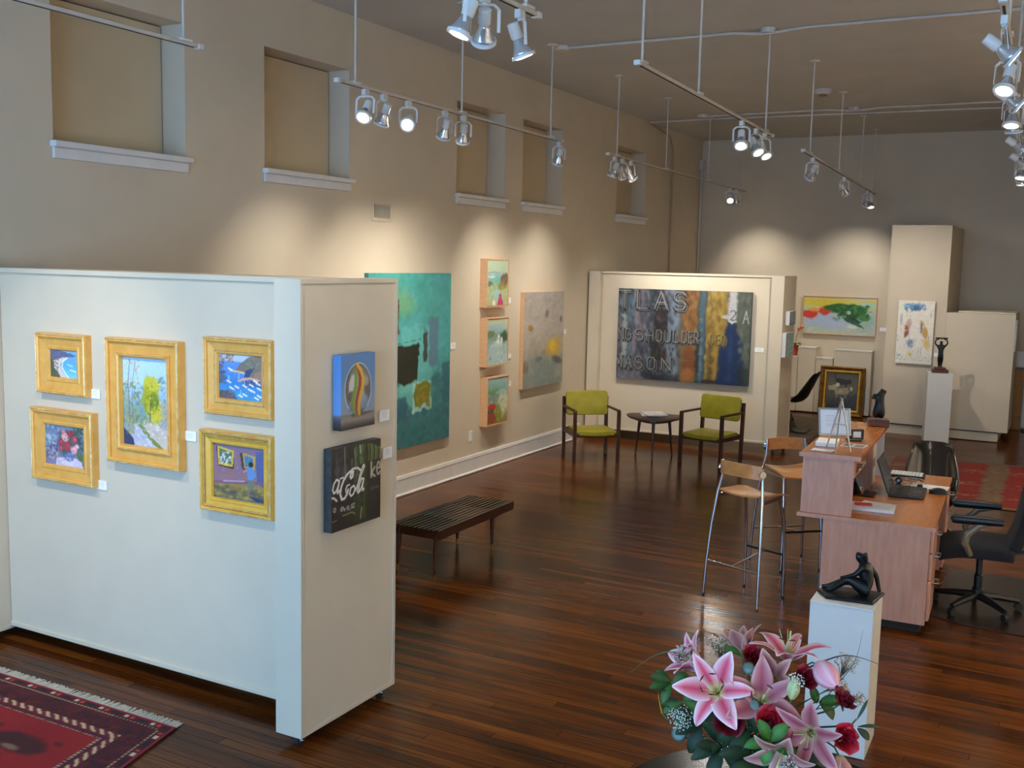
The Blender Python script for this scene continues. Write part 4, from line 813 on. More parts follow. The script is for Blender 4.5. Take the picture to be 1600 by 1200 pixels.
head(LB+'second on the right edge track, crossed with another', rx(8.4), 8.4, (-.6, 7.6, .8), 40)
head(LB+'third on the right edge track, behind the crossed one', rx(8.75), 8.75, (-.3, 9.6, .5), 25)
head(LB+'upper of three stacked at right edge', rx(13.0), 13.0, (-.9, 12.0, .2), 30)
head(LB+'middle of three stacked at right edge', rx(13.4), 13.4, (-1.3, 16.5, 1.3), 60)
head(LB+'lowest of three stacked at right edge', rx(13.9), 13.9, (-.6, 14.9, .2), 20)

for k, y in enumerate((1.6, 3.8, 5.9, 7.6, 10.3, 11.7)):  # unseen spots added to raise the ambient bounce off the right wall
    head('unseen track spotlight added beyond right edge of view, bouncing light off right wall', rx(y), y, (XR, y+.5, 2.0), 1000)

# ------------------------------------------------------------------ rugs
def quad_rug(name, label, P, cv, th=.012, fringe=None):
    P = [Vector(p) for p in P]                            # far left, far right, near right, near left
    t = thing(name, label, 'rug', (P[0].x, P[0].y, 0)); o = P[0]
    fn = lambda u, v: (P[0]*(1-u)+P[1]*u)*(1-v)+(P[3]*(1-u)+P[2]*u)*v-o
    g = B(); nu, nv = cv.w-1, cv.h-1
    g.grid(lambda u, v: tuple(fn(u, v).to_2d())+(th,), nu, nv)
    c = np.concatenate([lin_arr(cv.a).reshape(-1, 3), np.ones((cv.w*cv.h, 1))], 1)
    g.f = [f[::-1] for f in g.f]
    obj('pile', g, m_rug, t, cols=c)
    e = B(); q = [P[i]-o for i in range(4)]
    e.prism([tuple(v.to_2d()) for v in (q[3], q[2], q[1], q[0])], .0005, th-.001); obj('rug_backing', e, mat('rug_edge', (50, 14, 20), .9), t)
    if fringe:
        f = B(); r2 = random.Random(4)
        for k in range(fringe):
            u = (k+r2.random()*.8)/fringe; p = fn(u, 0); a = fn(u, -.045-.02*r2.random())+Vector((r2.uniform(-.012, .012), 0, 0))
            f.bar((p.x, p.y, th*.7), (a.x, a.y, .003), .0045, .003)
        obj('fringe', f, mat('cream_wool', (206, 200, 184), .9), t)['kind'] = 'stuff'
    return t
cv = Cv(230, 150, (92, 18, 30), seed=91)
X = (1-cv.U)*2.0; Y = cv.V*1.25                          # metres from right edge / from far edge
dm = np.minimum(X, Y); al = np.where(X < Y, Y, X)
def band(a, z, col, al_=1):
    cv.put(((dm >= a) & (dm < z))*al_, col)
def checks(a, z, n, duty, col, ph=0, sl=0):
    cv.put((((dm >= a) & (dm < z)) & (((al+sl*dm)*n+ph) % 1 < duty))*1., col)
band(0, 1, (84, 14, 26)); cv.grain(10, 40, 30)
band(0, .016, (150, 24, 44)); band(.016, .06, (70, 12, 24)); checks(.018, .05, 5.2, .28, (26, 22, 40)); checks(.02, .046, 5.2, .1, (190, 60, 40), .55); checks(.022, .044, 5.2, .14, (206, 180, 150), .35)
checks(.062, .072, 38, .6, (190, 160, 120)); band(.075, .21, (72, 10, 22)); cv.put((((dm > .075) & (dm < .21)) & (cv.nz(50, 40) > .58))*.5, (110, 26, 26)); cv.put((((dm > .075) & (dm < .21)) & (cv.nz(50, 40) > .62))*.5, (36, 8, 20))
band(.212, .262, (110, 20, 44)); checks(.214, .258, 15, .42, (206, 176, 130), 0, 1.2); band(.262, .285, (86, 14, 34)); checks(.288, .302, 42, .55, (176, 150, 120)); band(.302, 3, (140, 16, 20))
cv.put((dm > .302)*cv.nz(9, 8)*.35, (176, 44, 32))
for k in range(4):
    for j in range(3):
        cv.blob(1-(.62+.42*k)/2, (.56+.36*j)/1.25, .075, .075, (66, 22, 22), .95, .3, .5).blob(1-(.64+.42*k)/2, (.585+.36*j)/1.25, .03, .02, (150, 116, 90), .8, .6, .8)
        cv.blob(1-(.44+.42*k)/2, (.45+.3*j)/1.25, .012, .014, (90, 24, 24), .9, .3, .5)
quad_rug('oriental_rug', 'deep red oriental rug with cream fringe in front of partition', [(-6.0, 3.765, 0), (-3.985, 3.775, 0), (-3.68, 2.55, 0), (-6.0, 2.55, 0)], cv, .012, 420)
cv = Cv(90, 110, (150, 46, 40), seed=93)
cv.grad([(0, (120, 92, 70)), (.03, (110, 84, 66)), (.05, (150, 44, 40)), (.3, (150, 40, 38)), (.95, (140, 38, 36)), (.97, (130, 104, 70)), (1, (120, 96, 66))])
for v in (.22, .27, .52, .57, .8): cv.rect(.0, v-.012, 1, v+.012, (150, 110, 84), .6, .02, .03).dabs(60, (0, v-.02, 1, v+.02), [(176, 150, 120), (120, 40, 40), (190, 150, 80), (96, 70, 64)], .018)
cv.rect(.46, 0, .56, 1, (126, 108, 84), .9, .01, .02).dabs(60, (.46, 0, .56, 1), [(150, 132, 104), (96, 80, 66), (110, 96, 80)], .02); cv.rect(0, 0, .2, 1, (116, 92, 72), .75, .02, .03).dabs(100, (0, 0, .2, 1), [(140, 116, 90), (150, 60, 50), (96, 76, 60)], .03).grain(10, 40, 40)
quad_rug('kilim_rug', 'red flat woven rug with tan bands behind the desk', [(-1.95, 14.62, 0), (.5, 14.85, 0), (.5, 11.9, 0), (-1.85, 11.9, 0)], cv, .008)
cv = Cv(40, 60, (108, 92, 74), seed=94); cv.dabs(200, (0, 0, 1, 1), [(120, 104, 84), (96, 80, 66), (110, 100, 80)], .06).rect(.9, 0, 1, 1, (96, 44, 36), .9, .02, .02).rect(.86, 0, .9, 1, (70, 60, 50), .9, .02, .02)
quad_rug('faded_rug', 'faded brown rug under black cantilever chair by far partition', [(-4.4, 17.6, 0), (-2.95, 17.6, 0), (-3.1, 14.9, 0), (-4.4, 14.75, 0)], cv, .008)

# ------------------------------------------------------------------ slatted bench
bt = thing('slat_bench', 'low dark slatted wooden bench with brass tipped legs', 'bench', (-4.45, 7.325, 0))
x0, x1, y0, y1, zt = -.235, .235, -.62, .61, .385
obj('side_rail', B().box(x1-.03, x1, y0, y1, zt-.075, zt), m_espresso, bt, bevel=.003); obj('side_rail', B().box(x0, x0+.03, y0, y1, zt-.075, zt), m_espresso, bt, bevel=.003)
sl = None
for k in range(9):
    x = x0+.03+.0205+k*(.41/9)
    if sl is None: sl = obj('slat', B().box(-.0115, .0115, y0, y1, zt-.035, zt-.002), m_espresso, bt); o = sl
    else: o = sl.copy(); COL.objects.link(o); o.parent = bt
    o.location = (x, 0, 0)
obj('middle_panel', B().box(x0+.03, x1-.03, -.22, .24, zt-.03, zt-.006), m_espresso, bt)
for yy in (-.56, .335): obj('cross_rail', B().box(x0+.01, x1-.01, yy-.02, yy+.02, zt-.085, zt-.036), m_espresso, bt)
for yy, dy in ((-.56, -.025), (.335, .0)):
    for xx in (-.175, .175):
        l = obj('leg', B().tube([(xx, yy, zt-.05), (xx, yy+dy*.5, .2), (xx, yy+dy, .05)], [.024, .019, .0125], 12), m_espresso, bt, smooth='edge')
        obj('brass_ferrule', B().cyl((xx, yy+dy, 0), (xx, yy+dy, .05), .008, .0128, 12), m_brass, l, smooth='edge')

# ------------------------------------------------------------------ green armchairs
def cushion(fn, nu, nv, th):                              # closed pad from a top surface
    b = B(); b.grid(fn, nu, nv); n = len(b.v); w = nu+1
    b.v += [(x, y, z-th) for x, y, z in b.v]; b.f += [tuple(i+n for i in f[::-1]) for f in b.f]
    rim = list(range(nu))+[nu+j*w for j in range(nv)]+[nv*w+nu-i for i in range(nu)]+[(nv-j)*w for j in range(nv)]
    for i in range(len(rim)):
        a, c = rim[i], rim[(i+1) % len(rim)]; b.f.append((a, a+n, c+n, c))
    return b
def armchair(label, loc, rz):
    t = thing('green_armchair', label, 'chair', loc, rz, 'olive green armchairs by the far partition'); hw, hd = .285, .265
    for s in (-1, 1):
        obj('leg', B().bar((s*hw, -hd, 0), (s*hw, -hd, .645), .042, .042), m_walnut, t, bevel=.004)
        obj('leg', B().bar((s*hw, hd, 0), (s*hw, hd+.03, .765), .042, .042), m_walnut, t, bevel=.004)
        obj('armrest', B().bar((s*hw, -hd-.017, .645), (s*hw, hd+.01, .64), .04, .026), m_walnut, t, bevel=.005)
        obj('side_rail', B().bar((s*hw, -hd, .345), (s*hw, hd, .335), .024, .06), m_walnut, t, bevel=.003)
        for z in (.66, .72): obj('peg', B().cyl((s*(hw-.02), hd+.005, z), (s*(hw-.055), hd-.015, z), .009, n=8), m_chrome, t)
    obj('front_rail', B().bar((-hw, -hd, .335), (hw, -hd, .335), .05, .024, up=(0, 1, 0)), m_walnut, t, bevel=.003)
    obj('back_rail', B().bar((-hw, hd, .34), (hw, hd, .34), .05, .024, up=(0, 1, 0)), m_walnut, t, bevel=.003)
    def seat(u, v):
        x = (u-.5)*.52; y = -.27+v*.50; e = (1-abs(2*u-1)**6); return (x*(1-.06*v), y-.03*(1-(2*u-1)**2)*(1-v), .405+.02*(1-(2*v-1)**2)*e-.015*v+.018*(v**3)-.012*(abs(2*v-1)**8)-.012*(abs(2*u-1)**8)-.012*(1-(2*u-1)**2))
    o = obj('seat', cushion(seat, 14, 12, .045), m_green, t, smooth='edge')
    b = B(); r = .045; poly = []
    for cx_, cz_, a0 in ((.235, .225, 0), (-.235, .225, 90), (-.235, .0, 180), (.235, .0, 270)):
        for k in range(5): a = math.radians(a0+22.5*k); poly.append((cx_+r*math.cos(a), cz_+.02+r*math.sin(a)))
    b.prism(poly, -.024, .024); b.xf(Matrix.Translation((0, .205, .555)) @ Matrix.Rotation(math.radians(82), 4, 'X'))
    obj('backrest', b, m_green, t, bevel=.014, seg=3)
    obj('back_bar', B().bar((-hw, hd+.02, .69), (hw, hd+.02, .69), .05, .018, up=(0, 1, 0)), m_walnut, t, bevel=.003)
    return t
armchair('olive green armchair with walnut frame left of triangular table', (-5.325, 12.08, 0), math.radians(40))
armchair('olive green armchair with walnut frame right of triangular table', (-3.93, 12.69, 0), math.radians(-11))

# ------------------------------------------------------------------ triangular side table
tt = thing('side_table', 'dark triangular side table between the two green chairs', 'table', (-4.675, 12.63, 0))
poly = []
for k in range(3):
    a0 = math.radians(-72+120*k); a1 = a0+2*pi/3; p0 = Vector((.43*math.cos(a0), .43*math.sin(a0), 0)); p1 = Vector((.43*math.cos(a1), .43*math.sin(a1), 0))
    m_ = (p0+p1)/2; out = m_.normalized()
    for j in range(10):
        s = .06+.88*j/9; p = p0.lerp(p1, s)+out*(.1*(1-(2*s-1)**2)); poly.append((p.x, p.y))
obj('tabletop', B().prism(poly, .505, .53), m_walnut, tt, bevel=.006, seg=2)
obj('apron', B().prism([(x*.72, y*.72) for x, y in poly], .475, .505), m_walnut, tt)
for k in range(3):
    a = math.radians(-72+120*k); obj('leg', B().tube([(.22*math.cos(a), .22*math.sin(a), .48), (.275*math.cos(a), .275*math.sin(a), 0)], [.022, .011], 12), m_walnut, tt, smooth='edge')
def sheets(name, label, cat, loc, rz, w, d, h, m, top=None, group=None):
    t = thing(name, label, cat, loc, rz, group); obj('pages', B().box(-w/2, w/2, -d/2, d/2, .0008, h), m, t)
    if top is not None:
        b = B().grid(lambda u, v: ((u-.5)*w, (.5-v)*d, h+.0006), top.w-1, top.h-1); b.f = [f[::-1] for f in b.f]
        obj('cover', b, m_paint, t, cols=np.concatenate([lin_arr(top.a).reshape(-1, 3), np.ones((top.w*top.h, 1))], 1))
    return t
def cover(seed, cols, bg=(226, 222, 220)):
    return Cv(24, 30, bg, seed=seed).dabs(14, (.1, .1, .9, .9), cols, .12)
zz = .531
for i, (dx, dy, rz, cl, lab) in enumerate(((-.02, .02, .5, [(170, 60, 60), (200, 200, 206)], 'lowest magazine'), (.03, 0, .8, [(120, 120, 130), (220, 210, 200)], 'middle magazine'), (0, .03, .62, [(190, 110, 110), (206, 206, 210)], 'top magazine'))):
    sheets('magazine', lab+' in pile on dark triangular table', 'magazine', (-4.72+dx, 12.68+dy, zz), rz, .27, .21, .011, m_paper, cover(100+i, cl), 'magazines on the triangular table'); zz += .0128

# ------------------------------------------------------------------ bar stools
def stool(label, loc, rz):
    t = thing('bar_stool', label, 'stool', loc, rz, 'chrome and beech bar stools')
    for s in (-1, 1):
        obj('leg', B().tube([(s*.245, -.21, .012), (s*.238, -.2, .25), (s*.222, -.175, .55), (s*.2, -.145, .8), (s*.18, -.125, .93), (s*.175, -.135, 1.045)], [.0095, .011, .0125, .0125, .0115, .0105], 12), m_chrome, t, smooth='edge')
        obj('leg', B().tube([(s*.177, .21, .012), (s*.175, .205, .3), (s*.17, .185, .6), (s*.155, .14, .775)], [.0095, .011, .0125, .012], 12), m_chrome, t, smooth='edge')
        obj('seat_rail', B().bar((s*.2, -.15, .775), (s*.155, .16, .775), .014, .028), m_chrome, t, bevel=.003)
        obj('cap_disc', B().cyl((s*.185, -.14, .985), (s*.196, -.145, .985), .026, n=18), m_chrome, t, smooth='edge')
        for y in (-.21, .21): obj('glide', B().cyl((s*(.245 if y < 0 else .177), y, 0), (s*(.245 if y < 0 else .177), y, .014), .011, n=10), m_rubber, t)
    def st(u, v):
        x = (u-.5)*(.36+.03*v); y = -.16+v*.37; return (x, y, .800+.018*(2*u-1)**2-.02*max(0, v-.7)/.3+.012*(1-v)**2)
    obj('seat', cushion(st, 14, 12, .012), m_ply, t, smooth='edge')
    def bk(u, v):
        a = (u-.5)*1.7; return (math.sin(a)*.185/.75*1.0, -.145-.05*(math.cos(a)-math.cos(.85))/.34, .945+v*.1+.006*math.cos(a*1.8))
    b = B(); b.grid(bk, 14, 3); n = len(b.v); b.v += [(x, y+.011, z) for x, y, z in b.v]; b.f += [tuple(i+n for i in f[::-1]) for f in b.f[:42]]
    w = 15; rim = list(range(14))+[14+j*w for j in range(3)]+[3*w+14-i for i in range(14)]+[(3-j)*w for j in range(3)]
    for i in range(len(rim)): a, c = rim[i], rim[(i+1) % len(rim)]; b.f.append((a, a+n, c+n, c))
    obj('backrest', b, m_ply, t, smooth='edge')
    obj('rear_crossbar', B().cyl((-.237, -.2, .27), (.237, -.2, .27), .007, n=10), m_chrome, t, smooth='edge')
    obj('middle_crossbar', B().cyl((0, -.2, .27), (0, .205, .33), .007, n=10), m_chrome, t, smooth='edge')
    obj('footrest', B().cyl((-.178, .206, .33), (.178, .206, .33), .0095, n=10), m_black, t, smooth='edge')
    return t
stool('nearer beech and chrome bar stool with its back to us', (-2.017, 7.584, 0), math.radians(-20.6))
stool('farther beech and chrome bar stool partly behind counter', (-1.964, 8.646, 0), math.radians(-137.9))

# ------------------------------------------------------------------ reception desk
D0 = (-.711, 7.43); DR = math.radians(2.5)
def dw(x, y, z): c, s = math.cos(DR), math.sin(DR); return (D0[0]+x*c-y*s, D0[1]+x*s+y*c, z)
dk = thing('reception_desk', 'beech reception desk with raised counter on the right', 'desk', dw(0, 0, 0), DR)
obj('desktop', B().box(-.92, 0, 0, 1.97, .725, .75), m_beech, dk, bevel=.003)
obj('desktop_edge', B().box(-.923, .003, -.004, -.0005, .724, .751), m_beechp, dk)
obj('side_panel', B().box(-.74, -.03, .01, .035, .06, .7245), m_beechp, dk); obj('side_panel', B().box(-.74, -.03, 1.93, 1.955, .06, .7245), m_beechp, dk)
obj('front_panel', B().box(-.74, -.715, .0355, 1.9295, .06, .7245), m_beechp, dk); obj('plinth', B().box(-.70, -.06, .03, .5, 0, .059).box(-.7, -.64, .5, 1.94, 0, .059), m_dark, dk)
for ya, yb in ((.0355, .47), (1.5, 1.9295)):
    obj('drawer_carcass', B().box(-.55, -.031, ya, yb, .0605, .7), m_beechp, dk)
    for za, zb_ in ((.565, .712), (.375, .555), (.085, .365)):
        dr = obj('drawer', B().box(-.03, -.008, ya+.004, yb-.004, za, zb_), m_beechp, dk, bevel=.002); zc = zb_-.05; ym = (ya+yb)/2
        obj('handle', B().tube([(-.008, ym-.06, zc), (.026, ym-.055, zc), (.03, ym-.04, zc), (.03, ym+.04, zc), (.026, ym+.055, zc), (-.008, ym+.06, zc)], .006, 8), m_chrome, dr, smooth='edge')
obj('riser_panel', B().box(-.905, -.555, .03, .055, .7505, 1.157), m_beechp, dk); obj('riser_panel', B().box(-.905, -.535, 1.69, 1.715, .7505, 1.157), m_white, dk)
obj('riser_front', B().box(-.905, -.885, .0555, 1.6895, .7505, 1.157), m_beechp, dk); obj('riser_divider', B().box(-.884, -.55, 1.08, 1.1, .7505, 1.157), m_beechp, dk)
obj('riser_shelf', B().box(-.884, -.6, .056, 1.079, .95, .968), m_beechp, dk)
obj('counter_top', B().box(-.925, -.51, 0, 1.77, 1.158, 1.186), m_beech, dk, bevel=.003); obj('counter_edge', B().box(-.928, -.507, -.004, -.0005, 1.157, 1.187), m_beechp, dk)
CT, DT = 1.187, .751
def on(x, y, z): return dw(x, y, z)
# things on the desktop
lp = thing('laptop', 'open black laptop on desk', 'laptop', on(-.275, 1.08, DT), DR)
obj('base', B().box(-.125, .125, -.2, .2, .004, .022), m_black, lp, bevel=.004); kb = B()
for i in range(5):
    for j in range(13): kb.box(-.1+i*.023, -.082+i*.023, -.175+j*.0272, -.152+j*.0272, .022, .0242)
obj('keyboard', kb, mat('dark_keys', (44, 42, 40), .5), lp)['kind'] = 'stuff'
obj('touchpad', B().box(.04, .1, -.06, .05, .022, .0228), mat('grey_pad', (62, 60, 58), .35), lp)
sc = B().box(-.006, .006, -.2, .2, 0, .27); sM = Matrix.Translation((-.128, 0, .02)) @ Matrix.Rotation(-.34, 4, 'Y')
so = obj('screen_lid', sc.xf(sM), m_black, lp, bevel=.003)
obj('display', B().box(.0062, .007, -.185, .185, .018, .255).xf(sM), m_screen, so); obj('hinge', B().cyl((-.13, -.12, .02), (-.13, .12, .02), .007, n=8), m_black, lp)
ms = thing('computer_mouse', 'black computer mouse beside white sheet on desk', 'mouse', on(-.06, 1.2, DT), DR+.2)
obj('shell', B().grid(lambda u, v: (lambda a, r: (r*.075*math.cos(a), r*.045*math.sin(a), .046*math.sqrt(max(0, 1-r*r))+.0005))(2*pi*u, v), 18, 6), m_blackgloss, ms, smooth=True); obj('button_seam', B().box(-.07, -.02, -.0008, .0008, .02, .031), m_rubber, ms)
sheets('paper_sheet', 'blank white sheet lying behind the black mouse', 'paper', on(-.14, 1.42, DT), DR-.06, .28, .2, .002, m_paper)
sheets('paper_stack', 'stack of white papers at near edge of desk', 'papers', on(-.45, .38, DT), DR+.05, .3, .22, .02, m_paper)
sheets('loose_letter', 'loose white letter topping the paper stack', 'paper', on(-.43, .42, DT+.021), DR-.2, .24, .19, .003, m_paper, Cv(20, 16, (230, 228, 224), seed=3).line([(.2, .5), (.35, .55)], .05, (60, 66, 80)))
sheets('red_card', 'small red card on the white paper stack', 'card', on(-.52, .39, DT+.0245), DR+.2, .12, .1, .002, m_redcard)
pn = thing('keyboard_tray', 'flat white keyboard at far end of desk', 'keyboard', on(-.345, 1.79, DT), DR); obj('tray', B().box(-.14, .14, -.1, .1, .001, .025), m_black, pn, bevel=.004); kk = B()
for i in range(9):
    for j in range(5): kk.box(-.125+i*.028, -.101+i*.028, -.085+j*.034, -.057+j*.034, .025, .031)
obj('key', kk, m_paper, pn)['kind'] = 'stuff'
cb = thing('cable', 'tangled pale cable behind laptop', 'cable', on(-.33, 1.5, DT), DR)
obj('cord', B().tube([(.14*math.cos(a*1.3)*(1-.02*a)+.02*math.sin(a*3), .1*math.sin(a*1.3), .006+.012*(1+math.sin(a*2.1))) for a in [k*.3 for k in range(50)]], .0035, 6), m_cable, cb, smooth=True); obj('plug', B().box(.1, .14, -.15, -.1, .001, .025), m_black, cb, bevel=.004)
wc = thing('webcam_ball', 'small black round webcam beside laptop', 'webcam', on(-.37, 1.36, DT), 0); obj('body', B().ball((0, 0, .045), .028).lathe([(.03, .0), (.028, .012), (.01, .02)], 14), m_black, wc, smooth=True); obj('lens', B().cyl((0, -.026, .045), (0, -.03, .045), .012, n=12), m_chrome, wc)
ac = thing('brochure_holder', 'clear plastic stand with dark brochure beside laptop', 'stand', on(-.55, .78, DT), DR)
obj('back_plate', B().bar((-.03, .11, .012), (-.11, .11, .17), .004, .2, up=(0, 1, 0)), m_glass, ac); obj('foot_plate', B().box(-.05, .05, .01, .21, .001, .005), m_glass, ac)
obj('brochure', B().box(-.045, .06, .0, .2, .0055, .0075), mat('dark_brochure', (60, 34, 26), .4), ac)
for lab, x, y, z, w, d, h, m, rz in (('white binder standing upright on desk beneath counter far end', -.58, 1.3, DT, .04, .24, .36, m_paper, 0), ('grey file box under counter shelf', -.76, .25, DT, .2, .2, .12, m_blue, .1), ('dark bag under counter beside grey file box', -.74, .7, DT, .2, .24, .14, m_fabric, .1)):
    t = thing('file_box' if 'bag' not in lab else 'dark_bag', lab, 'box', on(x, y, z), DR+rz); obj('body', B().box(-w/2, w/2, -d/2, d/2, .001, h), m, t, bevel=.008); obj('label_strip', B().box(w/2, w/2+.001, -d*.2, d*.2, h*.4, h*.6), m_kraft, t)
for i, (cl, lab) in enumerate((((150, 110, 76), 'lowest brown catalogue on shelf under counter'), ((120, 84, 60), 'middle brown catalogue on shelf under counter'), ((176, 140, 104), 'top tan catalogue on shelf under counter'))):
    t = thing('catalogue', lab, 'book', on(-.72+.01*i, .75, .969+.03*i), DR+.08*i, 'catalogues under the counter'); obj('cover', B().box(-.13, .13, -.15, .15, .0008, .028), mat('catalogue_%d' % i, cl, .6), t, bevel=.003); obj('pages', B().box(-.125, .131, -.145, .145, .004, .024), m_paper, t)
for lab, x, y, h in (('dark ring binder lying under counter behind laptop', -.72, .94, .1), ('dark telephone set under far part of counter', -.72, 1.52, .09)):
    t = thing('ring_binder' if 'binder' in lab else 'telephone', lab, 'binder' if 'binder' in lab else 'telephone', on(x, y, DT), DR); obj('body', B().box(-.09, .09, -.09, .09, .001, h*.6), m_black, t, bevel=.01); obj('upper_part', B().bar((-.05, -.08, h*.8), (-.05, .08, h*.8), .045, .035).box(-.07, -.03, -.07, -.04, h*.55, h*.75).box(-.07, -.03, .04, .07, h*.55, h*.75), m_black, t, bevel=.006)
t = thing('pamphlet_box', 'wooden box on shelf near front of counter', 'box', on(-.71, .3, .969), DR); obj('body', B().box(-.12, .12, -.14, .14, .0008, .11), m_kraft, t, bevel=.004); obj('lid', B().box(-.125, .125, -.145, .145, .11, .125), m_kraft, t, bevel=.003)
# things on the counter
ez = thing('table_easel', 'small chrome tripod easel holding a white framed sheet', 'easel', on(-.69, .2, CT), DR)
ap = Vector((0, .02, .37))
for p in ((-.085, -.02, .004), (.09, -.05, .004), (.0, -.16, .004)): obj('leg', B().tube([ap, Vector(ap).lerp(Vector(p), .5), p], .0055, 8), m_chrome, ez, smooth='edge')
obj('apex_cap', B().ball(tuple(ap), .012), m_chrome, ez, smooth=True); obj('shelf_pin', B().bar((-.06, .0, .1), (.062, -.03, .1), .006), m_chrome, ez); obj('rear_brace', B().bar((-.045, .0, .19), (.05, -.02, .19), .006), m_chrome, ez)
fs = thing('framed_notice', 'white framed notice sheet leaning on chrome easel', 'sign', on(-.74, .27, CT+.085), DR+.42)
cv = Cv(40, 40, (226, 224, 224), seed=9)
for k in range(6): cv.line([(.2, .25+.09*k), (.5+.3*cv.r.rand(), .25+.09*k)], .014, (170, 130, 130), .7)
o = obj('frame', moulding(B(), .23, .2, [(0, 0), (0, .012), (.012, .014), (.014, .008)]).box(-.113, .113, -.003, -.001, -.098, .098), mat('silver_frame', (176, 178, 180), .35, .6), fs); c_ = canvas('notice_sheet', cv, .204, .174, fs, -.0085, m_paint)
bkb = obj('backing_board', B().box(-.11, .11, .0, .003, -.1, .1), m_paper, fs)
for q in (o, c_, bkb): q.location = (0, 0, .11); q.rotation_euler = (-.3, 0, 0)
for i, (x, y, h, rz, lab) in enumerate(((-.8, .42, .03, .05, 'thick stack of white flyers at corner of counter'), (-.79, .14, .003, -.1, 'single white flyer near front edge of counter'))):
    sheets('flyer_stack', lab, 'papers', on(x, y, CT), DR+rz, .15, .24 if i == 0 else .09, h, m_paper)
sheets('photo_card', 'glossy photo card lying on counter before black card holder', 'card', on(-.62, .47, CT), DR-.1, .17, .15, .002, m_paper, Cv(28, 24, (230, 228, 224), seed=5).rect(.06, .1, .44, .9, (80, 66, 60), 1, .02, 0).rect(.52, .1, .94, .9, (110, 96, 84), 1, .02, 0).dabs(20, (.1, .15, .9, .85), [(150, 130, 110), (50, 44, 44)], .05))
ch = thing('card_holder', 'black card holder standing on counter', 'holder', on(-.635, .72, CT), DR+.5)
obj('holder_ring', moulding(B(), .1, .08, [(0, -.012), (0, .012), (.016, .012), (.016, -.012), (0, -.012)]).xf(Matrix.Translation((0, 0, .05))), m_black, ch, bevel=.003); obj('base', B().box(-.075, .03, -.03, .03, .0008, .014), m_black, ch, bevel=.004)
obj('card_pack', B().box(-.03, .03, -.006, .006, .026, .07), m_paper, ch)

# ------------------------------------------------------------------ sculptures and pedestals
def pedestal(label, loc, rz, w, d, h):
    t = thing('pedestal', label, 'pedestal', loc, rz); obj('column_body', B().box(-w/2, w/2, -d/2, d/2, .004, h-.012), m_plinth, t); obj('top_board', B().box(-w/2-.0015, w/2+.0015, -d/2-.0015, d/2+.0015, h-.012, h), m_plinth, t, bevel=.002); obj('foot', B().box(-w/2+.01, w/2-.01, -d/2+.01, d/2-.01, 0, .004), m_dark, t)
pedestal('white pedestal before desk with seated bronze figure', (-.925, 5.462, 0), .02, .31, .33, .79)
pedestal('white pedestal at far end bearing a slender bronze figure', (-1.65, 16.22, 0), math.radians(12), .335, .33, 1.02)
sg = thing('seated_sculpture', 'dark bronze seated woman on slab atop near white pedestal', 'sculpture', (-.915, 5.478, .7905), .02)
obj('slab', B().prism([(-.165, -.02), (-.1, -.125), (.13, -.105), (.16, .1), (-.12, .085)], .0005, .018), m_bronze, sg, bevel=.004)
V = [(.085, .0, .058, .038), (.083, .0, .10, .03), (.072, .0, .14, .032), (.062, 0, .17, .026), (.05, 0, .186, .012), (.042, 0, .205, .019), (.038, 0, .224, .022), (.042, 0, .238, .015),
     (.06, -.042, .165, .014), (.028, -.052, .13, .0105), (-.02, -.046, .108, .008), (-.048, -.04, .1, .007), (.075, .042, .165, .014), (.118, .052, .115, .0105), (.132, .055, .05, .0085), (.14, .055, .026, .008),
     (.075, -.03, .05, .031), (-.005, -.035, .105, .021), (-.055, -.035, .06, .014), (-.085, -.034, .032, .011), (-.118, -.034, .026, .009),
     (.075, .03, .048, .031), (-.01, .02, .08, .02), (-.08, .012, .045, .014), (-.118, .01, .03, .01), (-.148, .008, .028, .008), (.02, 0, .222, .007)]
Ed = [(0, 1), (1, 2), (2, 3), (3, 4), (4, 5), (5, 6), (6, 7), (3, 8), (8, 9), (9, 10), (10, 11), (3, 12), (12, 13), (13, 14), (14, 15), (0, 16), (16, 17), (17, 18), (18, 19), (19, 20), (0, 21), (21, 22), (22, 23), (23, 24), (24, 25), (6, 26)]
skin('figure', [(a_, b_, c_, r_*1.32) for a_, b_, c_, r_ in V], Ed, m_bronze, sg)
skin('hair', [(.049, 0, .234, .029), (.06, 0, .22, .022), (.067, 0, .2, .015), (.07, 0, .18, .011), (.068, 0, .163, .006)], [(0, 1), (1, 2), (2, 3), (3, 4)], m_bronze, sg)
ts = thing('torso_sculpture', 'small headless bronze torso on red wooden block', 'sculpture', on(-.585, 1.62, CT), DR+.25)
obj('wood_block', B().box(-.08, .08, -.07, .07, .0008, .058), m_redwood, ts, bevel=.003)
skin('torso', [(0, 0, .16, .046), (.004, 0, .2, .034), (.0, 0, .24, .042), (.006, 0, .275, .034), (.018, 0, .298, .02), (.024, 0, .309, .016), (.022, -.005, .1, .037), (.012, -.004, .062, .027), (-.022, .005, .1, .036), (-.018, .004, .062, .027), (-.04, 0, .255, .02), (-.056, -.008, .222, .013), (.036, 0, .285, .02), (.042, .004, .302, .015)],
     [(0, 1), (1, 2), (2, 3), (3, 4), (4, 5), (0, 6), (6, 7), (0, 8), (8, 9), (2, 10), (10, 11), (3, 12), (12, 13)], m_bronze, ts)
fg = thing('standing_sculpture', 'slender bronze figure with raised arms on far pedestal', 'sculpture', (-1.645, 16.16, 1.0205), .2)
obj('base_block', B().box(-.11, .11, -.1, .1, .0005, .05).box(-.075, .075, -.07, .07, .05, .08), m_redwood, fg, bevel=.004)
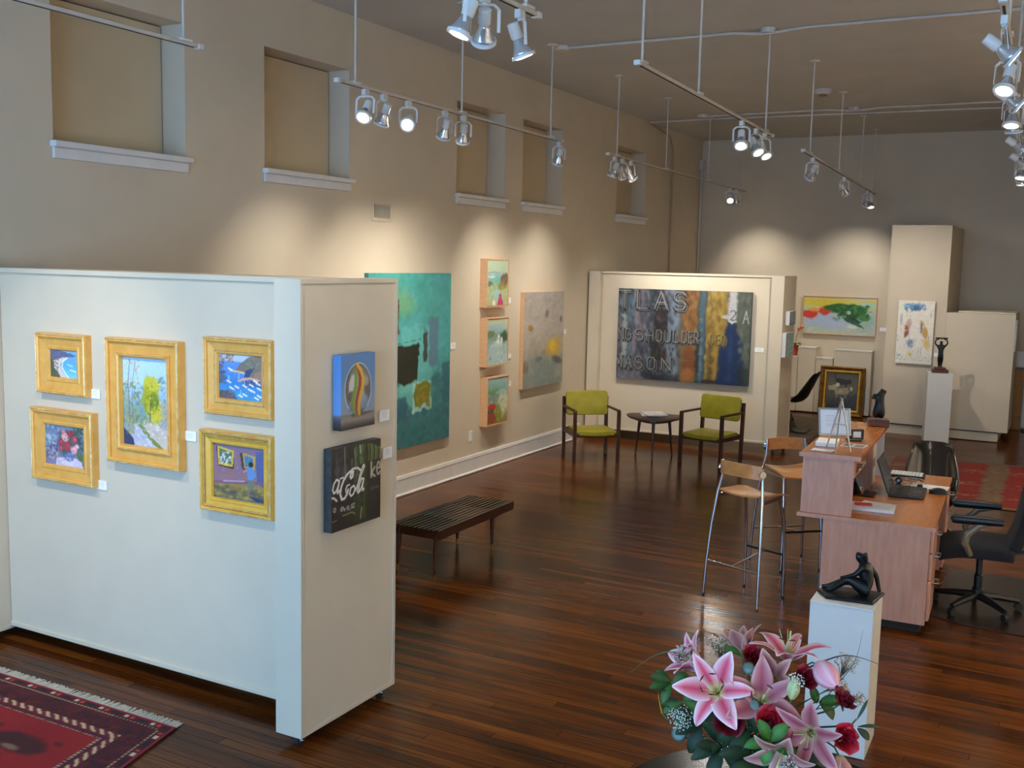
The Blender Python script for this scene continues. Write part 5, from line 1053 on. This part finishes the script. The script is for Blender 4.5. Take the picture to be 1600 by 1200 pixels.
skin('figure', [(0, 0, .26, .036), (0, 0, .32, .028), (0, 0, .375, .036), (0, 0, .41, .016), (0, 0, .435, .022), (0, 0, .462, .02), (.018, 0, .21, .026), (.016, .006, .14, .018), (.014, 0, .085, .012), (.016, -.03, .082, .01), (-.018, 0, .21, .026), (-.016, .006, .14, .018), (-.014, 0, .085, .012), (-.016, -.03, .082, .01),
     (.05, 0, .385, .015), (.085, 0, .42, .011), (.075, 0, .47, .01), (.03, 0, .49, .01), (-.05, 0, .385, .015), (-.085, 0, .42, .011), (-.075, 0, .47, .01), (-.03, 0, .49, .01)],
     [(0, 1), (1, 2), (2, 3), (3, 4), (4, 5), (0, 6), (6, 7), (7, 8), (8, 9), (0, 10), (10, 11), (11, 12), (12, 13), (2, 14), (14, 15), (15, 16), (16, 17), (2, 18), (18, 19), (19, 20), (20, 21)], m_bronze, fg)
obj('headdress', B().bar((-.085, 0, .498), (.085, 0, .498), .03, .02), m_bronze, fg, bevel=.006)

# ------------------------------------------------------------------ office chair and mat
mt = thing('chair_mat', 'dark translucent mat under black office chair', 'mat', (-.2, 8.5, 0))
obj('mat_sheet', B().prism([(-.56, -.62), (-.35, -.70), (.1, -.74), (.8, -.72), (.8, .75), (-.56, .75)], .0008, .004), m_mat, mt)
obj('mat_rim', B().tube([(-.56, -.62, .004), (-.35, -.70, .004), (.1, -.74, .004), (.8, -.72, .004)], .004, 6), m_rubber, mt)
oc = thing('office_chair', 'black fabric office chair on casters at right edge', 'chair', (-.47, 8.22, 0), -pi/2+.08)
hub = Vector((0, 0, .1))
for k in range(5):
    a = math.radians(90+72*k+20); e = Vector((.3*math.cos(a), .3*math.sin(a), .075)); l = obj('base_arm', B().tube([hub+Vector((0, 0, .01)), hub.lerp(e, .5)+Vector((0, 0, .012)), e], [.032, .026, .018], 8), m_black, oc, smooth='edge')
    obj('caster', B().cyl((e.x-.016*math.sin(a), e.y+.016*math.cos(a), .0325), (e.x+.016*math.sin(a), e.y-.016*math.cos(a), .0325), .028, n=14).cyl((e.x, e.y, .03), (e.x, e.y, .08), .008, n=8), m_rubber, l, smooth='edge')
obj('gas_column', B().lathe([(.04, .09), (.04, .16), (.03, .17), (.03, .26), (.022, .27), (.022, .42)], 16), m_black, oc, smooth='edge')
obj('mechanism', B().box(-.08, .08, -.12, .12, .40, .445).box(.08, .16, -.02, .0, .415, .43), m_black, oc, bevel=.008)
def st(u, v): return ((u-.5)*.5, -.28+v*.5, .545+.02*(1-(2*u-1)**2)*(1-(2*v-1)**2)-.05*(1-v)**5-.02*abs(2*u-1)**6)
obj('seat', cushion(st, 14, 12, .09), m_fabric, oc, bevel=.02, seg=3)
def bk(u, v): x = (u-.5)*(.49-.1*v**3); return (x, -.02*(1-(2*u-1)**2)*(.4+math.sin(pi*v))+.015*math.sin(v*5), v*.58)
b = B(); b.grid(bk, 14, 14); n = len(b.v); b.v += [(x, y+.08, z) for x, y, z in b.v]; b.f += [tuple(i+n for i in f[::-1]) for f in b.f]; w = 15
rim = list(range(14))+[14+j*w for j in range(14)]+[14*w+14-i for i in range(14)]+[(14-j)*w for j in range(14)]
for i in range(len(rim)): a, c = rim[i], rim[(i+1) % len(rim)]; b.f.append((a, a+n, c+n, c))
b.xf(Matrix.Translation((0, .17, .53)) @ Matrix.Rotation(-.26, 4, 'X')); obj('backrest', b, m_fabric, oc, bevel=.025, seg=3)
obj('back_bracket', B().bar((0, .05, .43), (0, .3, .47), .07, .015).bar((0, .3, .47), (0, .36, .7), .07, .015), m_black, oc)
m_loop = mat('grey_olive_plastic', (120, 106, 80), .4)
for s in (-1, 1):
    obj('armrest', B().tube([(s*.28, -.21, .715), (s*.28, -.19, .725), (s*.28, .02, .73), (s*.28, .13, .728)], [.024, .033, .033, .024], 12), m_black, oc, smooth='edge')
    b = B(); pts = [(s*.275, .05, .71), (s*.285, -.03, .69), (s*.29, -.1, .62), (s*.285, -.11, .55), (s*.24, -.07, .465)]
    for p, q in zip(pts, pts[1:]): b.bar(p, q, .05, .022, up=(1, 0, 0))
    obj('arm_loop', B().tube(pts, [.016, .022, .026, .026, .02], 10), m_loop, oc, smooth='edge')

# ------------------------------------------------------------------ cantilever shell chairs
def shell_chair(label, loc, rz, m, k=1.0):
    t = thing('shell_chair', label, 'chair', loc, rz)
    prof = [(.335, .85, .35), (.325, .83, .37), (.285, .76, .40), (.24, .66, .44), (.2, .57, .48), (.165, .49, .5), (.11, .43, .5), (.03, .405, .49), (-.08, .41, .48), (-.18, .425, .47), (-.24, .415, .46), (-.262, .385, .44), (-.225, .345, .4), (-.14, .29, .34), (-.07, .22, .30), (-.03, .13, .30)]
    base = [(-.025, .07, .34), (0, .035, .4), (.06, .016, .45), (.14, .012, .46), (.2, .012, .43)]
    def surf(P, curl):
        n = len(P)-1
        def fn(u, v):
            f = v*n; i = min(int(f), n-1); q = f-i; y, z, w = [P[i][c]*(1-q)+P[i+1][c]*q for c in range(3)]
            s = 2*u-1; e = abs(s)**2.4; sb = max(0, 1-abs(v-.38)/.35) if curl else 0
            return (s*w/2*k, (y-(.10*e*sb if curl else 0)-(.05*e*max(0, 1-v*2.2) if curl else 0))*k, (z+(.05*e*sb if curl else .0)-(.03*abs(s)**5*max(0, .08-v)*12 if curl else 0))*k)
        return fn
    for nm, P, cu, nv in (('seat_shell', prof, 1, 36), ('pedestal_base', base, 0, 8)):
        o = obj(nm, B().grid(surf(P if nm != 'pedestal_base' else [prof[-1]]+base, cu), 16, nv), m, t, smooth=True)
        sd = o.modifiers.new('thick', 'SOLIDIFY'); sd.thickness = .009; sd.offset = 0
    return t
shell_chair('glossy black cantilever chair half hidden behind far partition', (-3.63, 15.9, .009), -pi/2+.05, m_blackgloss, 1.1)
shell_chair('smoky brown cantilever shell chair at far end of desk', (-1.07, 10.45, 0), math.radians(6), m_smoke, .98)

# ------------------------------------------------------------------ foreground table and bouquet
rt = thing('round_table', 'round black lacquered table in foreground beneath the bouquet', 'table', (-.68, 3.12, 0))
obj('tabletop', B().lathe([(0, .715), (.555, .715), (.57, .722), (.57, .733), (.56, .74), (0, .74)], 64), m_table, rt, smooth='edge')
obj('column', B().lathe([(.22, 0), (.22, .02), (.06, .05), (.045, .12), (.045, .6), (.09, .7), (.09, .715)], 24), m_table, rt, smooth='edge')
VB = Vector((-.79, 3.13, .7405))
vs = thing('glass_vase', 'clear glass vase holding the bouquet on black table', 'vase', VB)
obj('vase_glass', B().lathe([(0, .0), (.06, .0), (.066, .01), (.062, .12), (.075, .23), (.071, .23), (.058, .12), (.06, .016), (0, .012)], 28), m_glass, vs, smooth='edge')
Tc = Vector((.225, -.888, .385)).normalized(); Rc = R_.copy(); Uc = U_.copy()
def D(r, u, t): return (Rc*r+Uc*u+Tc*t).normalized()
NECK = VB+Vector((0, 0, .235))
m_stem = mat('green_stem', (70, 96, 40), .5)
STEMS = []
def stem_to(t, P, d, r=.0035, k=0, nm='stem'):
    STEMS.append((t, Vector(P), Vector(d).normalized(), r))
def lay_stems():                                         # every stem keeps its own place in the neck, so none cross
    ax = Vector((VB.x, VB.y, 0)); n = len(STEMS)
    order = sorted(STEMS, key=lambda q: (q[1].to_2d()-ax.to_2d()).length-(q[1].z-1.1)*.3)
    slots = [(.052*math.sqrt((i+.5)/n), i) for i in range(n)]
    i = 0
    for ring in (5, 9, 13, 17, 21, 25, 99):
        grp = order[i:i+ring]; m = len(grp)
        if not m: break
        rad = .052*math.sqrt((i+m*.6)/n)
        grp.sort(key=lambda q: math.atan2(q[1].y-ax.y, q[1].x-ax.x))
        a0 = sum(math.atan2(q[1].y-ax.y, q[1].x-ax.x)-2*pi*j/m for j, q in enumerate(grp))/m
        for j, (t, P, d, r) in enumerate(grp):
            a = a0+2*pi*j/m; c = Vector((math.cos(a), math.sin(a), 0)); nk = NECK+c*rad; b0 = VB+c*rad*.72+Vector((0, 0, .022)); L = (P-nk).length; o = Vector(t.location); q = P-d*L*.22; h = nk+Vector((c.x*.1, c.y*.1, 1))*L*.3
            pts = [b0, nk]+[nk*(1-x)**3+h*3*x*(1-x)**2+q*3*x*x*(1-x)+P*x**3 for x in [(k+1)/8 for k in range(8)]]
            obj('stem', B().tube([p_-o for p_ in pts], min(r, .0028), 6), m_stem, t, smooth=True)
        i += ring
def petal_mesh(ax, er, L, Wd, th0, th1, tint, ruf, seed, flat=.25):
    side = ax.cross(er).normalized(); nu, nv = 8, 12; P = []; p = ax*.01+er*.006; C = []
    r2 = random.Random(seed); ph = r2.uniform(0, 6); sp = [p.copy()]; nr = []
    for j in range(nv+1):
        th = th0+(th1-th0)*(j/nv)**1.5; dr = ax*math.cos(th)+er*math.sin(th); nr.append(ax*math.sin(th)-er*math.cos(th))
        p = p+dr*(L/nv); sp.append(p.copy())
    inn, edge, base = [lin(c) for c in tint]
    for j in range(nv+1):
        v = j/nv; w = Wd*(math.sin(pi*min(.985, .06+v*.93)**.85)**.8)*.5
        for i in range(nu+1):
            s = 2*i/nu-1
            off = nr[j]*(-flat*(1-abs(s))*w*(1-v*.3)+ruf*w*math.sin(v*11+ph+s*2)*abs(s)**2)
            P.append(sp[j]+side*(w*s)+off)
            e = min(1, abs(s)**1.5*.95+max(0, v-.78)*2.2); mid = max(0, 1-abs(s)*6)*(1-v)*.4
            bs = max(0, 1-v*4.5)
            C.append([max(0, (inn[k]*(1-e)+edge[k]*e)*(1-mid*.5)*(1-bs)+base[k]*bs) for k in range(3)]+[1])
    b = B(); w_ = nu+1
    b.add(P, [(j*w_+i, j*w_+i+1, (j+1)*w_+i+1, (j+1)*w_+i) for j in range(nv) for i in range(nu)]); return b, C
PINK = ((216, 62, 92), (250, 216, 214), (214, 214, 130)); DUSK_SHADED = ((164, 70, 82), (212, 150, 142), (190, 176, 110)); FADE = ((172, 98, 94), (210, 164, 144), (200, 180, 120))  # dusky petals also darkened to imitate dim light low in the bouquet
def lily(label, P, d, L=.14, tint=PINK, phase=0, th0=.5, th1=1.9, wd=.06, thv=None, stam=6, rollup=None):
    P = Vector(P); d = d.normalized(); t = thing('lily', label, 'flower', P, 0, 'pink lilies in the bouquet')
    up = rollup or (Uc if abs(d.dot(Uc)) < .9 else Tc); e1 = up.cross(d).normalized(); e2 = d.cross(e1).normalized()
    for k in range(6):
        a = phase+k*pi/3; er = (e1*math.cos(a)+e2*math.sin(a)); x = rnd.uniform(-.12, .12)
        b, C = petal_mesh(d, er, L*(1+.05*(k % 2)), wd*(1.15 if k % 2 else .85), th0+x*.5, (thv[k] if thv else th1)+x, tint, .10, k+int(P.x*1000))
        o = obj('petal', b, m_petal, t, smooth=True, cols=C); sd = o.modifiers.new('thick', 'SOLIDIFY'); sd.thickness = .0014
    for k in range(stam):
        a = phase+.5+k*2*pi/max(1, stam); er = e1*math.cos(a)+e2*math.sin(a); tip = d*(L*.62)+er*(L*.26)+Vector((0, 0, .004*k % 2))
        s = obj('stamen', B().tube([d*.01, d*L*.3+er*L*.06, tip], [.0016, .0014, .001], 6), mat('pale_green_filament', (200, 206, 120), .5), t, smooth=True)
        ac_ = d.cross(er).normalized(); obj('anther', B().tube([tip-ac_*.011, tip+d*.002, tip+ac_*.011], [.0012, .0028, .0012], 6), mat('rust_anther', (104, 24, 22), .7), s, smooth=True)
    obj('pistil', B().tube([d*.01, d*L*.45, d*L*.78], [.003, .0022, .003], 7), mat('pale_green_filament', (200, 206, 120), .5), t, smooth=True)
    stem_to(t, P+d*.008, d, .004)
    return t
l1 = (-.885, 3.05, 1.162)
lily('large open pink lily facing us at left front of bouquet', l1, D(-.22, .2, 1), .14, PINK, .1, .7, 1.7, .064, [2.9, 1.25, 1.55, 1.5, 2.7, 2.0])
lily('pink lily in profile above large open lily at upper left', (-.975, 3.2, 1.165), D(-.8, .55, .1), .13, PINK, .3, .3, 1.5, .058)
lily('pink lily seen from side with upright stamens at top', (-.715, 3.22, 1.232), D(.1, 1, .15), .14, PINK, .25, .75, 2.05, .05)
lily('dusty pink lily at middle of bouquet between rose and bud', (-.76, 3.09, 1.14), D(.1, .25, 1), .14, DUSK_SHADED, .5, .7, 1.5, .06, stam=3)
lily('dusty pink star shaped lily at lower right', (-.588, 3.03, 1.118), D(-.4, -.35, .8), .125, DUSK_SHADED, .3, .9, 1.75, .05, stam=3)
lily('pale pink lily behind rose at top left of bouquet', (-.868, 3.28, 1.20), D(-.2, .9, -.2), .11, FADE, .2, .35, 1.2, .05, stam=0)
lily('faded lily with limp petals at bottom of bouquet', (-.655, 2.98, 1.075), D(-.3, -.7, .8), .12, FADE, .1, .6, 1.9, .05, stam=0)
lily('faded lily below lower right rose', (-.51, 3.02, 1.075), D(.1, -.9, .5), .12, FADE, .4, .3, 1.1, .045, stam=0)
lily('faded lily petals in shade beneath upper profile lily', (-.74, 3.17, 1.19), D(-.3, .1, 1), .11, FADE, .8, .6, 1.4, .05, stam=0)
def bud(label, P, d, L, R, tint, stemside=1):
    P = Vector(P); d = d.normalized(); t = thing('lily_bud', label, 'flower bud', P); q = Vector((0, 0, 1)).rotation_difference(d)
    for k in range(6):
        V_ = []; C = []; nu, nv = 5, 12; c1, c2 = lin(tint[0]), lin(tint[1])
        for j in range(nv+1):
            v = j/nv; r = R*(math.sin(pi*min(.97, .1+.87*v))**.75)*(1 if v < .5 else 1)
            for i in range(nu+1):
                s = 2*i/nu-1; a = k*pi/3+s*.62+v*.5; rr = r*(1+.06*(1-abs(s)**2)-(.05*(k % 2)))
                V_.append(q @ Vector((rr*math.cos(a), rr*math.sin(a), (v-.15)*L))); e = 1-abs(s)
                C.append([c1[m]*e+c2[m]*(1-e) for m in range(3)]+[1])
        b = B(); w_ = nu+1; b.add(V_, [(j*w_+i, j*w_+i+1, (j+1)*w_+i+1, (j+1)*w_+i) for j in range(nv) for i in range(nu)])
        obj('petal', b, m_petal, t, smooth=True, cols=C)
    stem_to(t, P-d*.15*L, d, .004)
bud('large closed pink lily bud at right of bouquet top', (-.598, 3.15, 1.268), D(.25, -.35, .5), .105, .036, ((226, 130, 140), (240, 190, 190)))
bud('small green lily bud in bouquet centre', (-.66, 3.06, 1.20), D(.15, 1, .3), .07, .019, ((160, 170, 96), (206, 206, 160)))
def rose(label, P, d, R, col):
    P = Vector(P); d = d.normalized(); t = thing('rose', label, 'flower', P, 0, 'red roses in the bouquet'); q = Vector((0, 0, 1)).rotation_difference(d); r2 = random.Random(int(P.x*999))
    n = 15
    for k in range(n):
        f = k/(n-1); a0 = k*2.39996; rad = R*(.16+.78*f); hgt = R*(1.15-.25*f); sp = 1.25-.25*f; opn = .1+.75*f**1.6; V_ = []; C = []; nu, nv = 7, 6
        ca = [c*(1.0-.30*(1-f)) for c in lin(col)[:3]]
        for j in range(nv+1):
            v = j/nv; rr = rad*(.45+.55*math.sin(v*pi*.55))+R*opn*.28*max(0, v-.6)/.4
            for i in range(nu+1):
                s = 2*i/nu-1; a = a0+s*sp*(.6+.4*math.sin(pi*min(1, v+.15))); z = hgt*v*(1-.22*abs(s)**2.5)-R*.35-(R*.18*max(0, v-.75)/.25*f)
                V_.append(q @ Vector((rr*math.cos(a), rr*math.sin(a), z+.004*math.sin(5*s+k)*v))); C.append(ca+[1])
        b = B(); w_ = nu+1; b.add(V_, [(j*w_+i, j*w_+i+1, (j+1)*w_+i+1, (j+1)*w_+i) for j in range(nv) for i in range(nu)])
        obj('petal', b, m_petal, t, smooth=True, cols=C)
    for k in range(5):
        a = k*2*pi/5; o = obj('sepal', leaf_b(.03, .01, .5, 4), m_leaf, t, smooth=True, cols=leaf_cols(4, (50, 80, 36), (40, 66, 30))); o.matrix_local = Matrix.Translation(q @ Vector((0, 0, -R*.38))) @ q.to_matrix().to_4x4() @ Matrix.Rotation(a, 4, 'Z') @ Matrix.Rotation(.2, 4, 'X')
    stem_to(t, P-d*R*.35, d, .0035)
rose('dark red rose at top of bouquet between two lilies', (-.818, 3.2, 1.238), D(.3, .5, .8), .038, (158, 12, 28))
rose('deep red rose under large pink bud at right', (-.64, 3.13, 1.232), D(.4, .3, .8), .036, (140, 10, 30))
rose('crimson rose standing apart at upper right', (-.518, 3.1, 1.2), D(.5, .6, .5), .036, (120, 8, 26))
rose('darkest red rose below large open lily', (-.84, 3.03, 1.085), D(-.1, -.1, 1), .046, (112, 6, 20))
rose('bright red rose at centre bottom of bouquet', (-.708, 3.0, 1.13), D(0, .2, 1), .041, (176, 12, 30))
rose('bright red rose at far lower right of bouquet', (-.492, 3.0, 1.128), D(.35, -.1, .9), .041, (180, 14, 36))
rose('small dark rose behind left leaves of bouquet', (-.945, 3.13, 1.135), D(-.4, .1, .8), .03, (120, 10, 24))
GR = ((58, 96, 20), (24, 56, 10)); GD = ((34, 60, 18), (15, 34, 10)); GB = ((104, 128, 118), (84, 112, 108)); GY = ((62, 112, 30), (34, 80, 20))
def sprig(label, P, leaves, cols, nm='leafy_sprig', cat='foliage', d=None):
    P = Vector(P); d = d or D(0, .5, .5); t = thing(nm, label, cat, P)
    for (r, u, tt, L, w, nr_) in leaves:
        w *= .82; L *= 1.08                  # direction of the leaf (right, up, towards us), length, width, normal tilt
        dr = D(r, u, tt); n = (Tc*.8+Uc*.4+Rc*nr_); sd_ = dr.cross(n).normalized(); n = sd_.cross(dr).normalized()
        Mx = Matrix((sd_, dr, n)).transposed().to_4x4(); q = (rnd.random()*.3+.85)
        o = obj('leaf', leaf_b(L, w, .5+rnd.random()*.3, 6, .12), m_leaf, t, smooth=True, cols=leaf_cols(6, tuple(c*q for c in cols[0]), tuple(c*q for c in cols[1])))
        Mx.translation = dr*.006+d*rnd.uniform(-.02, .02); o.matrix_local = Mx
    stem_to(t, P+d*.02, d, .0028)
sprig('dark green leafy sprig at far left of bouquet', (-1.06, 3.12, 1.12), [(-.9, .5, .3, .07, .04, 0), (-.6, .9, .2, .065, .036, .3), (-.9, -.1, .4, .07, .042, -.2), (-.3, -.6, .6, .07, .04, 0), (.5, .4, .3, .06, .036, .2), (-.5, .1, .8, .06, .036, 0)], GR)
sprig('green leafy sprig below far left sprig', (-1.01, 3.1, 1.075), [(-.8, .3, .4, .075, .042, 0), (-.9, -.4, .3, .07, .04, .2), (-.2, -.8, .5, .075, .045, 0), (.7, -.3, .5, .08, .045, -.2), (.3, .6, .4, .06, .04, 0)], GR)
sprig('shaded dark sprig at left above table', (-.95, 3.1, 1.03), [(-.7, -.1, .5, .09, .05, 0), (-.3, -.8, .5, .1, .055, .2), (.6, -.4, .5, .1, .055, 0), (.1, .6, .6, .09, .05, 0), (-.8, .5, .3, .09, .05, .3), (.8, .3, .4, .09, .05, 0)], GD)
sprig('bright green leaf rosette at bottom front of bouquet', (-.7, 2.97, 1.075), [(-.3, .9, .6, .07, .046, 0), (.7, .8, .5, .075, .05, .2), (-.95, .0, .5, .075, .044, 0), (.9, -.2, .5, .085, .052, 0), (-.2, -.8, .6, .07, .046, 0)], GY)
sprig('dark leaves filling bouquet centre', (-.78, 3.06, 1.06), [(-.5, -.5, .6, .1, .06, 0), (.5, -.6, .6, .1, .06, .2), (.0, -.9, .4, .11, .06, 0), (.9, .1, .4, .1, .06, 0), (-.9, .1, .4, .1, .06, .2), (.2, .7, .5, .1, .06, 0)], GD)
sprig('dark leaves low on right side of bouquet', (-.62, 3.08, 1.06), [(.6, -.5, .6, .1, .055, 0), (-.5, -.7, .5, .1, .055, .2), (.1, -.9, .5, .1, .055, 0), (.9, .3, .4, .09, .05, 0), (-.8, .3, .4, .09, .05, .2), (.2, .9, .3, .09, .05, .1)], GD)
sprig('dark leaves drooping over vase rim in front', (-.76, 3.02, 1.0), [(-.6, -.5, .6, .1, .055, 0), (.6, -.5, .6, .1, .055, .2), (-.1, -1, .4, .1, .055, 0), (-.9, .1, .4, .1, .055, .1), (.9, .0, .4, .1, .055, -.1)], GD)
sprig('single broad leaf behind small green bud', (-.6, 3.14, 1.165), [(.6, .2, .5, .075, .045, 0), (.7, -.5, .4, .075, .045, .3), (-.2, .8, .4, .06, .035, 0)], GR)
sprig('dark pointed leaves beside lower right rose', (-.47, 3.05, 1.16), [(1, .15, .3, .07, .014, 0), (.5, .9, .2, .07, .012, .2), (.7, -.5, .5, .05, .03, 0)], GD)
sprig('green leaf beside top rose', (-.875, 3.27, 1.215), [(-.7, .5, .3, .06, .028, 0), (.5, .7, .3, .055, .026, .2), (-.2, .9, .2, .05, .024, 0)], GY)
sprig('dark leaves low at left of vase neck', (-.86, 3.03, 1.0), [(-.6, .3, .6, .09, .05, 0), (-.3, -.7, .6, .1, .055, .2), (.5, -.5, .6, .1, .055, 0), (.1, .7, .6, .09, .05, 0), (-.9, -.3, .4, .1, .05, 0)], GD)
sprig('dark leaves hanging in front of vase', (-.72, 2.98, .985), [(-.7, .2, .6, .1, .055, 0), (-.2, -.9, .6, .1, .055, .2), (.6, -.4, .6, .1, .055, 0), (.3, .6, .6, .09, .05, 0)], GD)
def disc_leaf(label, P, r, n=(0, 0, 1), extra=()):
    P = Vector(P); t = thing('eucalyptus_sprig', label, 'foliage', P)
    for (dx, dy, dz, rr) in ((0, 0, 0, r),)+tuple(extra):
        nn = D(*n); b = B().lathe([(0, .003), (rr*.6, .001), (rr, -.003)], 20, axis=nn, at=(Rc*dx+Uc*dy+Tc*dz)); obj('leaf', b, m_leaf, t, smooth=True, cols=[list(lin((104, 128, 116))) for _ in b.v])
    stem_to(t, P, D(0, .6, .3), .002)
disc_leaf('round grey green eucalyptus leaf right of large lily', (-.815, 3.03, 1.192), .028, (.1, .4, 1), ((.03, .07, -.03, .02), (.045, -.045, .0, .022)))
disc_leaf('blue green round eucalyptus leaf at far left bottom', (-1.022, 3.1, .975), .026, (-.2, .2, 1), ((.06, -.02, .0, .024), (.10, -.06, .02, .02)))
disc_leaf('grey green eucalyptus leaves low in front of vase', (-.76, 2.98, .98), .024, (0, .2, 1), ((.06, -.03, .0, .024), (-.05, -.04, .0, .02)))
def spray(label, P, d, R, n, col, stemcol, dot, seed, nm='babys_breath'):
    P = Vector(P); d = d.normalized(); t = thing(nm, label, 'flower', P); r2 = random.Random(seed); s = B(); f = B(); root = -d*R*1.6
    for k in range(n):
        a = r2.uniform(0, 2*pi); rr = R*math.sqrt(r2.random()); e1 = d.cross(Vector((0, 0, 1))).normalized(); e2 = d.cross(e1)
        p = e1*rr*math.cos(a)+e2*rr*math.sin(a)+d*r2.uniform(-.7, .7)*R
        f.ball(tuple(p), dot*r2.uniform(.7, 1.2), n=6, m=4)
        if k % 3 == 0: s.tube([root, (root+p)*.5+d*.01, p], .0006, 4, cap=False)
    obj('branchlet', s, mat(stemcol+'_fine_stem', (96, 112, 70) if stemcol == 'green' else (110, 90, 66), .6), t)['kind'] = 'stuff'
    obj('floret', f, mat(nm+'_floret', col, .8), t, smooth=True)['kind'] = 'stuff'
    stem_to(t, P+root, d, .0016)
spray('white baby breath spray at upper left of bouquet', (-1.045, 3.2, 1.2), D(-.5, .8, .1), .042, 240, (226, 226, 206), 'green', .0024, 1)
spray('white baby breath spray behind large lily', (-.955, 3.3, 1.222), D(-.1, 1, 0), .04, 150, (210, 212, 190), 'green', .0021, 2)
spray('white baby breath spray at lower left of bouquet', (-1.005, 3.06, 1.045), D(-.6, -.4, .5), .038, 200, (220, 220, 206), 'green', .0024, 3)
spray('cream floret spray over rose at right', (-.648, 3.05, 1.252), D(.1, .7, .5), .024, 70, (220, 206, 160), 'green', .0024, 4)
spray('white baby breath spray low in front of vase', (-.63, 2.93, 1.03), D(.0, -.5, .8), .032, 90, (216, 214, 196), 'green', .0024, 5)
spray('tan dried spray at upper right before white pedestal', (-.535, 3.23, 1.275), D(.4, .9, 0), .034, 100, (200, 172, 130), 'tan', .0025, 6, 'dried_spray')
spray('tan dried spray at middle right before white pedestal', (-.548, 3.2, 1.205), D(.7, .3, 0), .03, 80, (200, 172, 130), 'tan', .0025, 7, 'dried_spray')
spray('tan dried spray at far right before white pedestal', (-.485, 3.18, 1.185), D(.9, .3, 0), .02, 50, (200, 172, 130), 'tan', .0025, 8, 'dried_spray')
def blade(label, pts, w, m, nm='grass_blade'):
    P = Vector(pts[0]); t = thing(nm, label, 'foliage', P); q = [Vector(p)-P for p in pts]
    full = []
    for i in range(len(q)-1):
        p0, p1, p2, p3 = q[max(i-1, 0)], q[i], q[i+1], q[min(i+2, len(q)-1)]
        for k in range(6):
            s = k/6; full.append(.5*((2*p1)+(p2-p0)*s+(2*p0-5*p1+4*p2-p3)*s*s+(3*p1-p0-3*p2+p3)*s**3))
    full.append(q[-1]); n = len(full)
    obj('blade', B().tube(full, [w*(1-.85*i/(n-1)) for i in range(n)], 6), m, t, smooth=True)
    stem_to(t, P, Vector(q[1]).normalized(), w)
m_blade = mat('grey_green_blade', (92, 112, 80), .5); m_twig = mat('dark_twig', (60, 58, 64), .6)
blade('long grass blade arching out left of bouquet', [(-.95, 3.15, 1.18), (-1.05, 3.15, 1.222), (-1.14, 3.17, 1.19), (-1.236, 3.2, 1.1)], .0032, m_blade)
blade('long grass blade arching out right across white pedestal', [(-.64, 3.18, 1.25), (-.56, 3.2, 1.295), (-.5, 3.2, 1.306), (-.42, 3.2, 1.292)], .003, m_twig)
blade('thin dark twig rising right across white pedestal', [(-.624, 3.2, 1.096), (-.56, 3.2, 1.2), (-.508, 3.2, 1.29), (-.49, 3.2, 1.392)], .002, m_twig, 'dry_twig')
blade('short yellow grass tip left of dark sprig', [(-1.09, 3.12, 1.02), (-1.098, 3.12, 1.05), (-1.103, 3.12, 1.07), (-1.105, 3.12, 1.09)], .002, mat('yellow_blade', (186, 170, 50), .5), 'leaf_tip')
lay_stems()
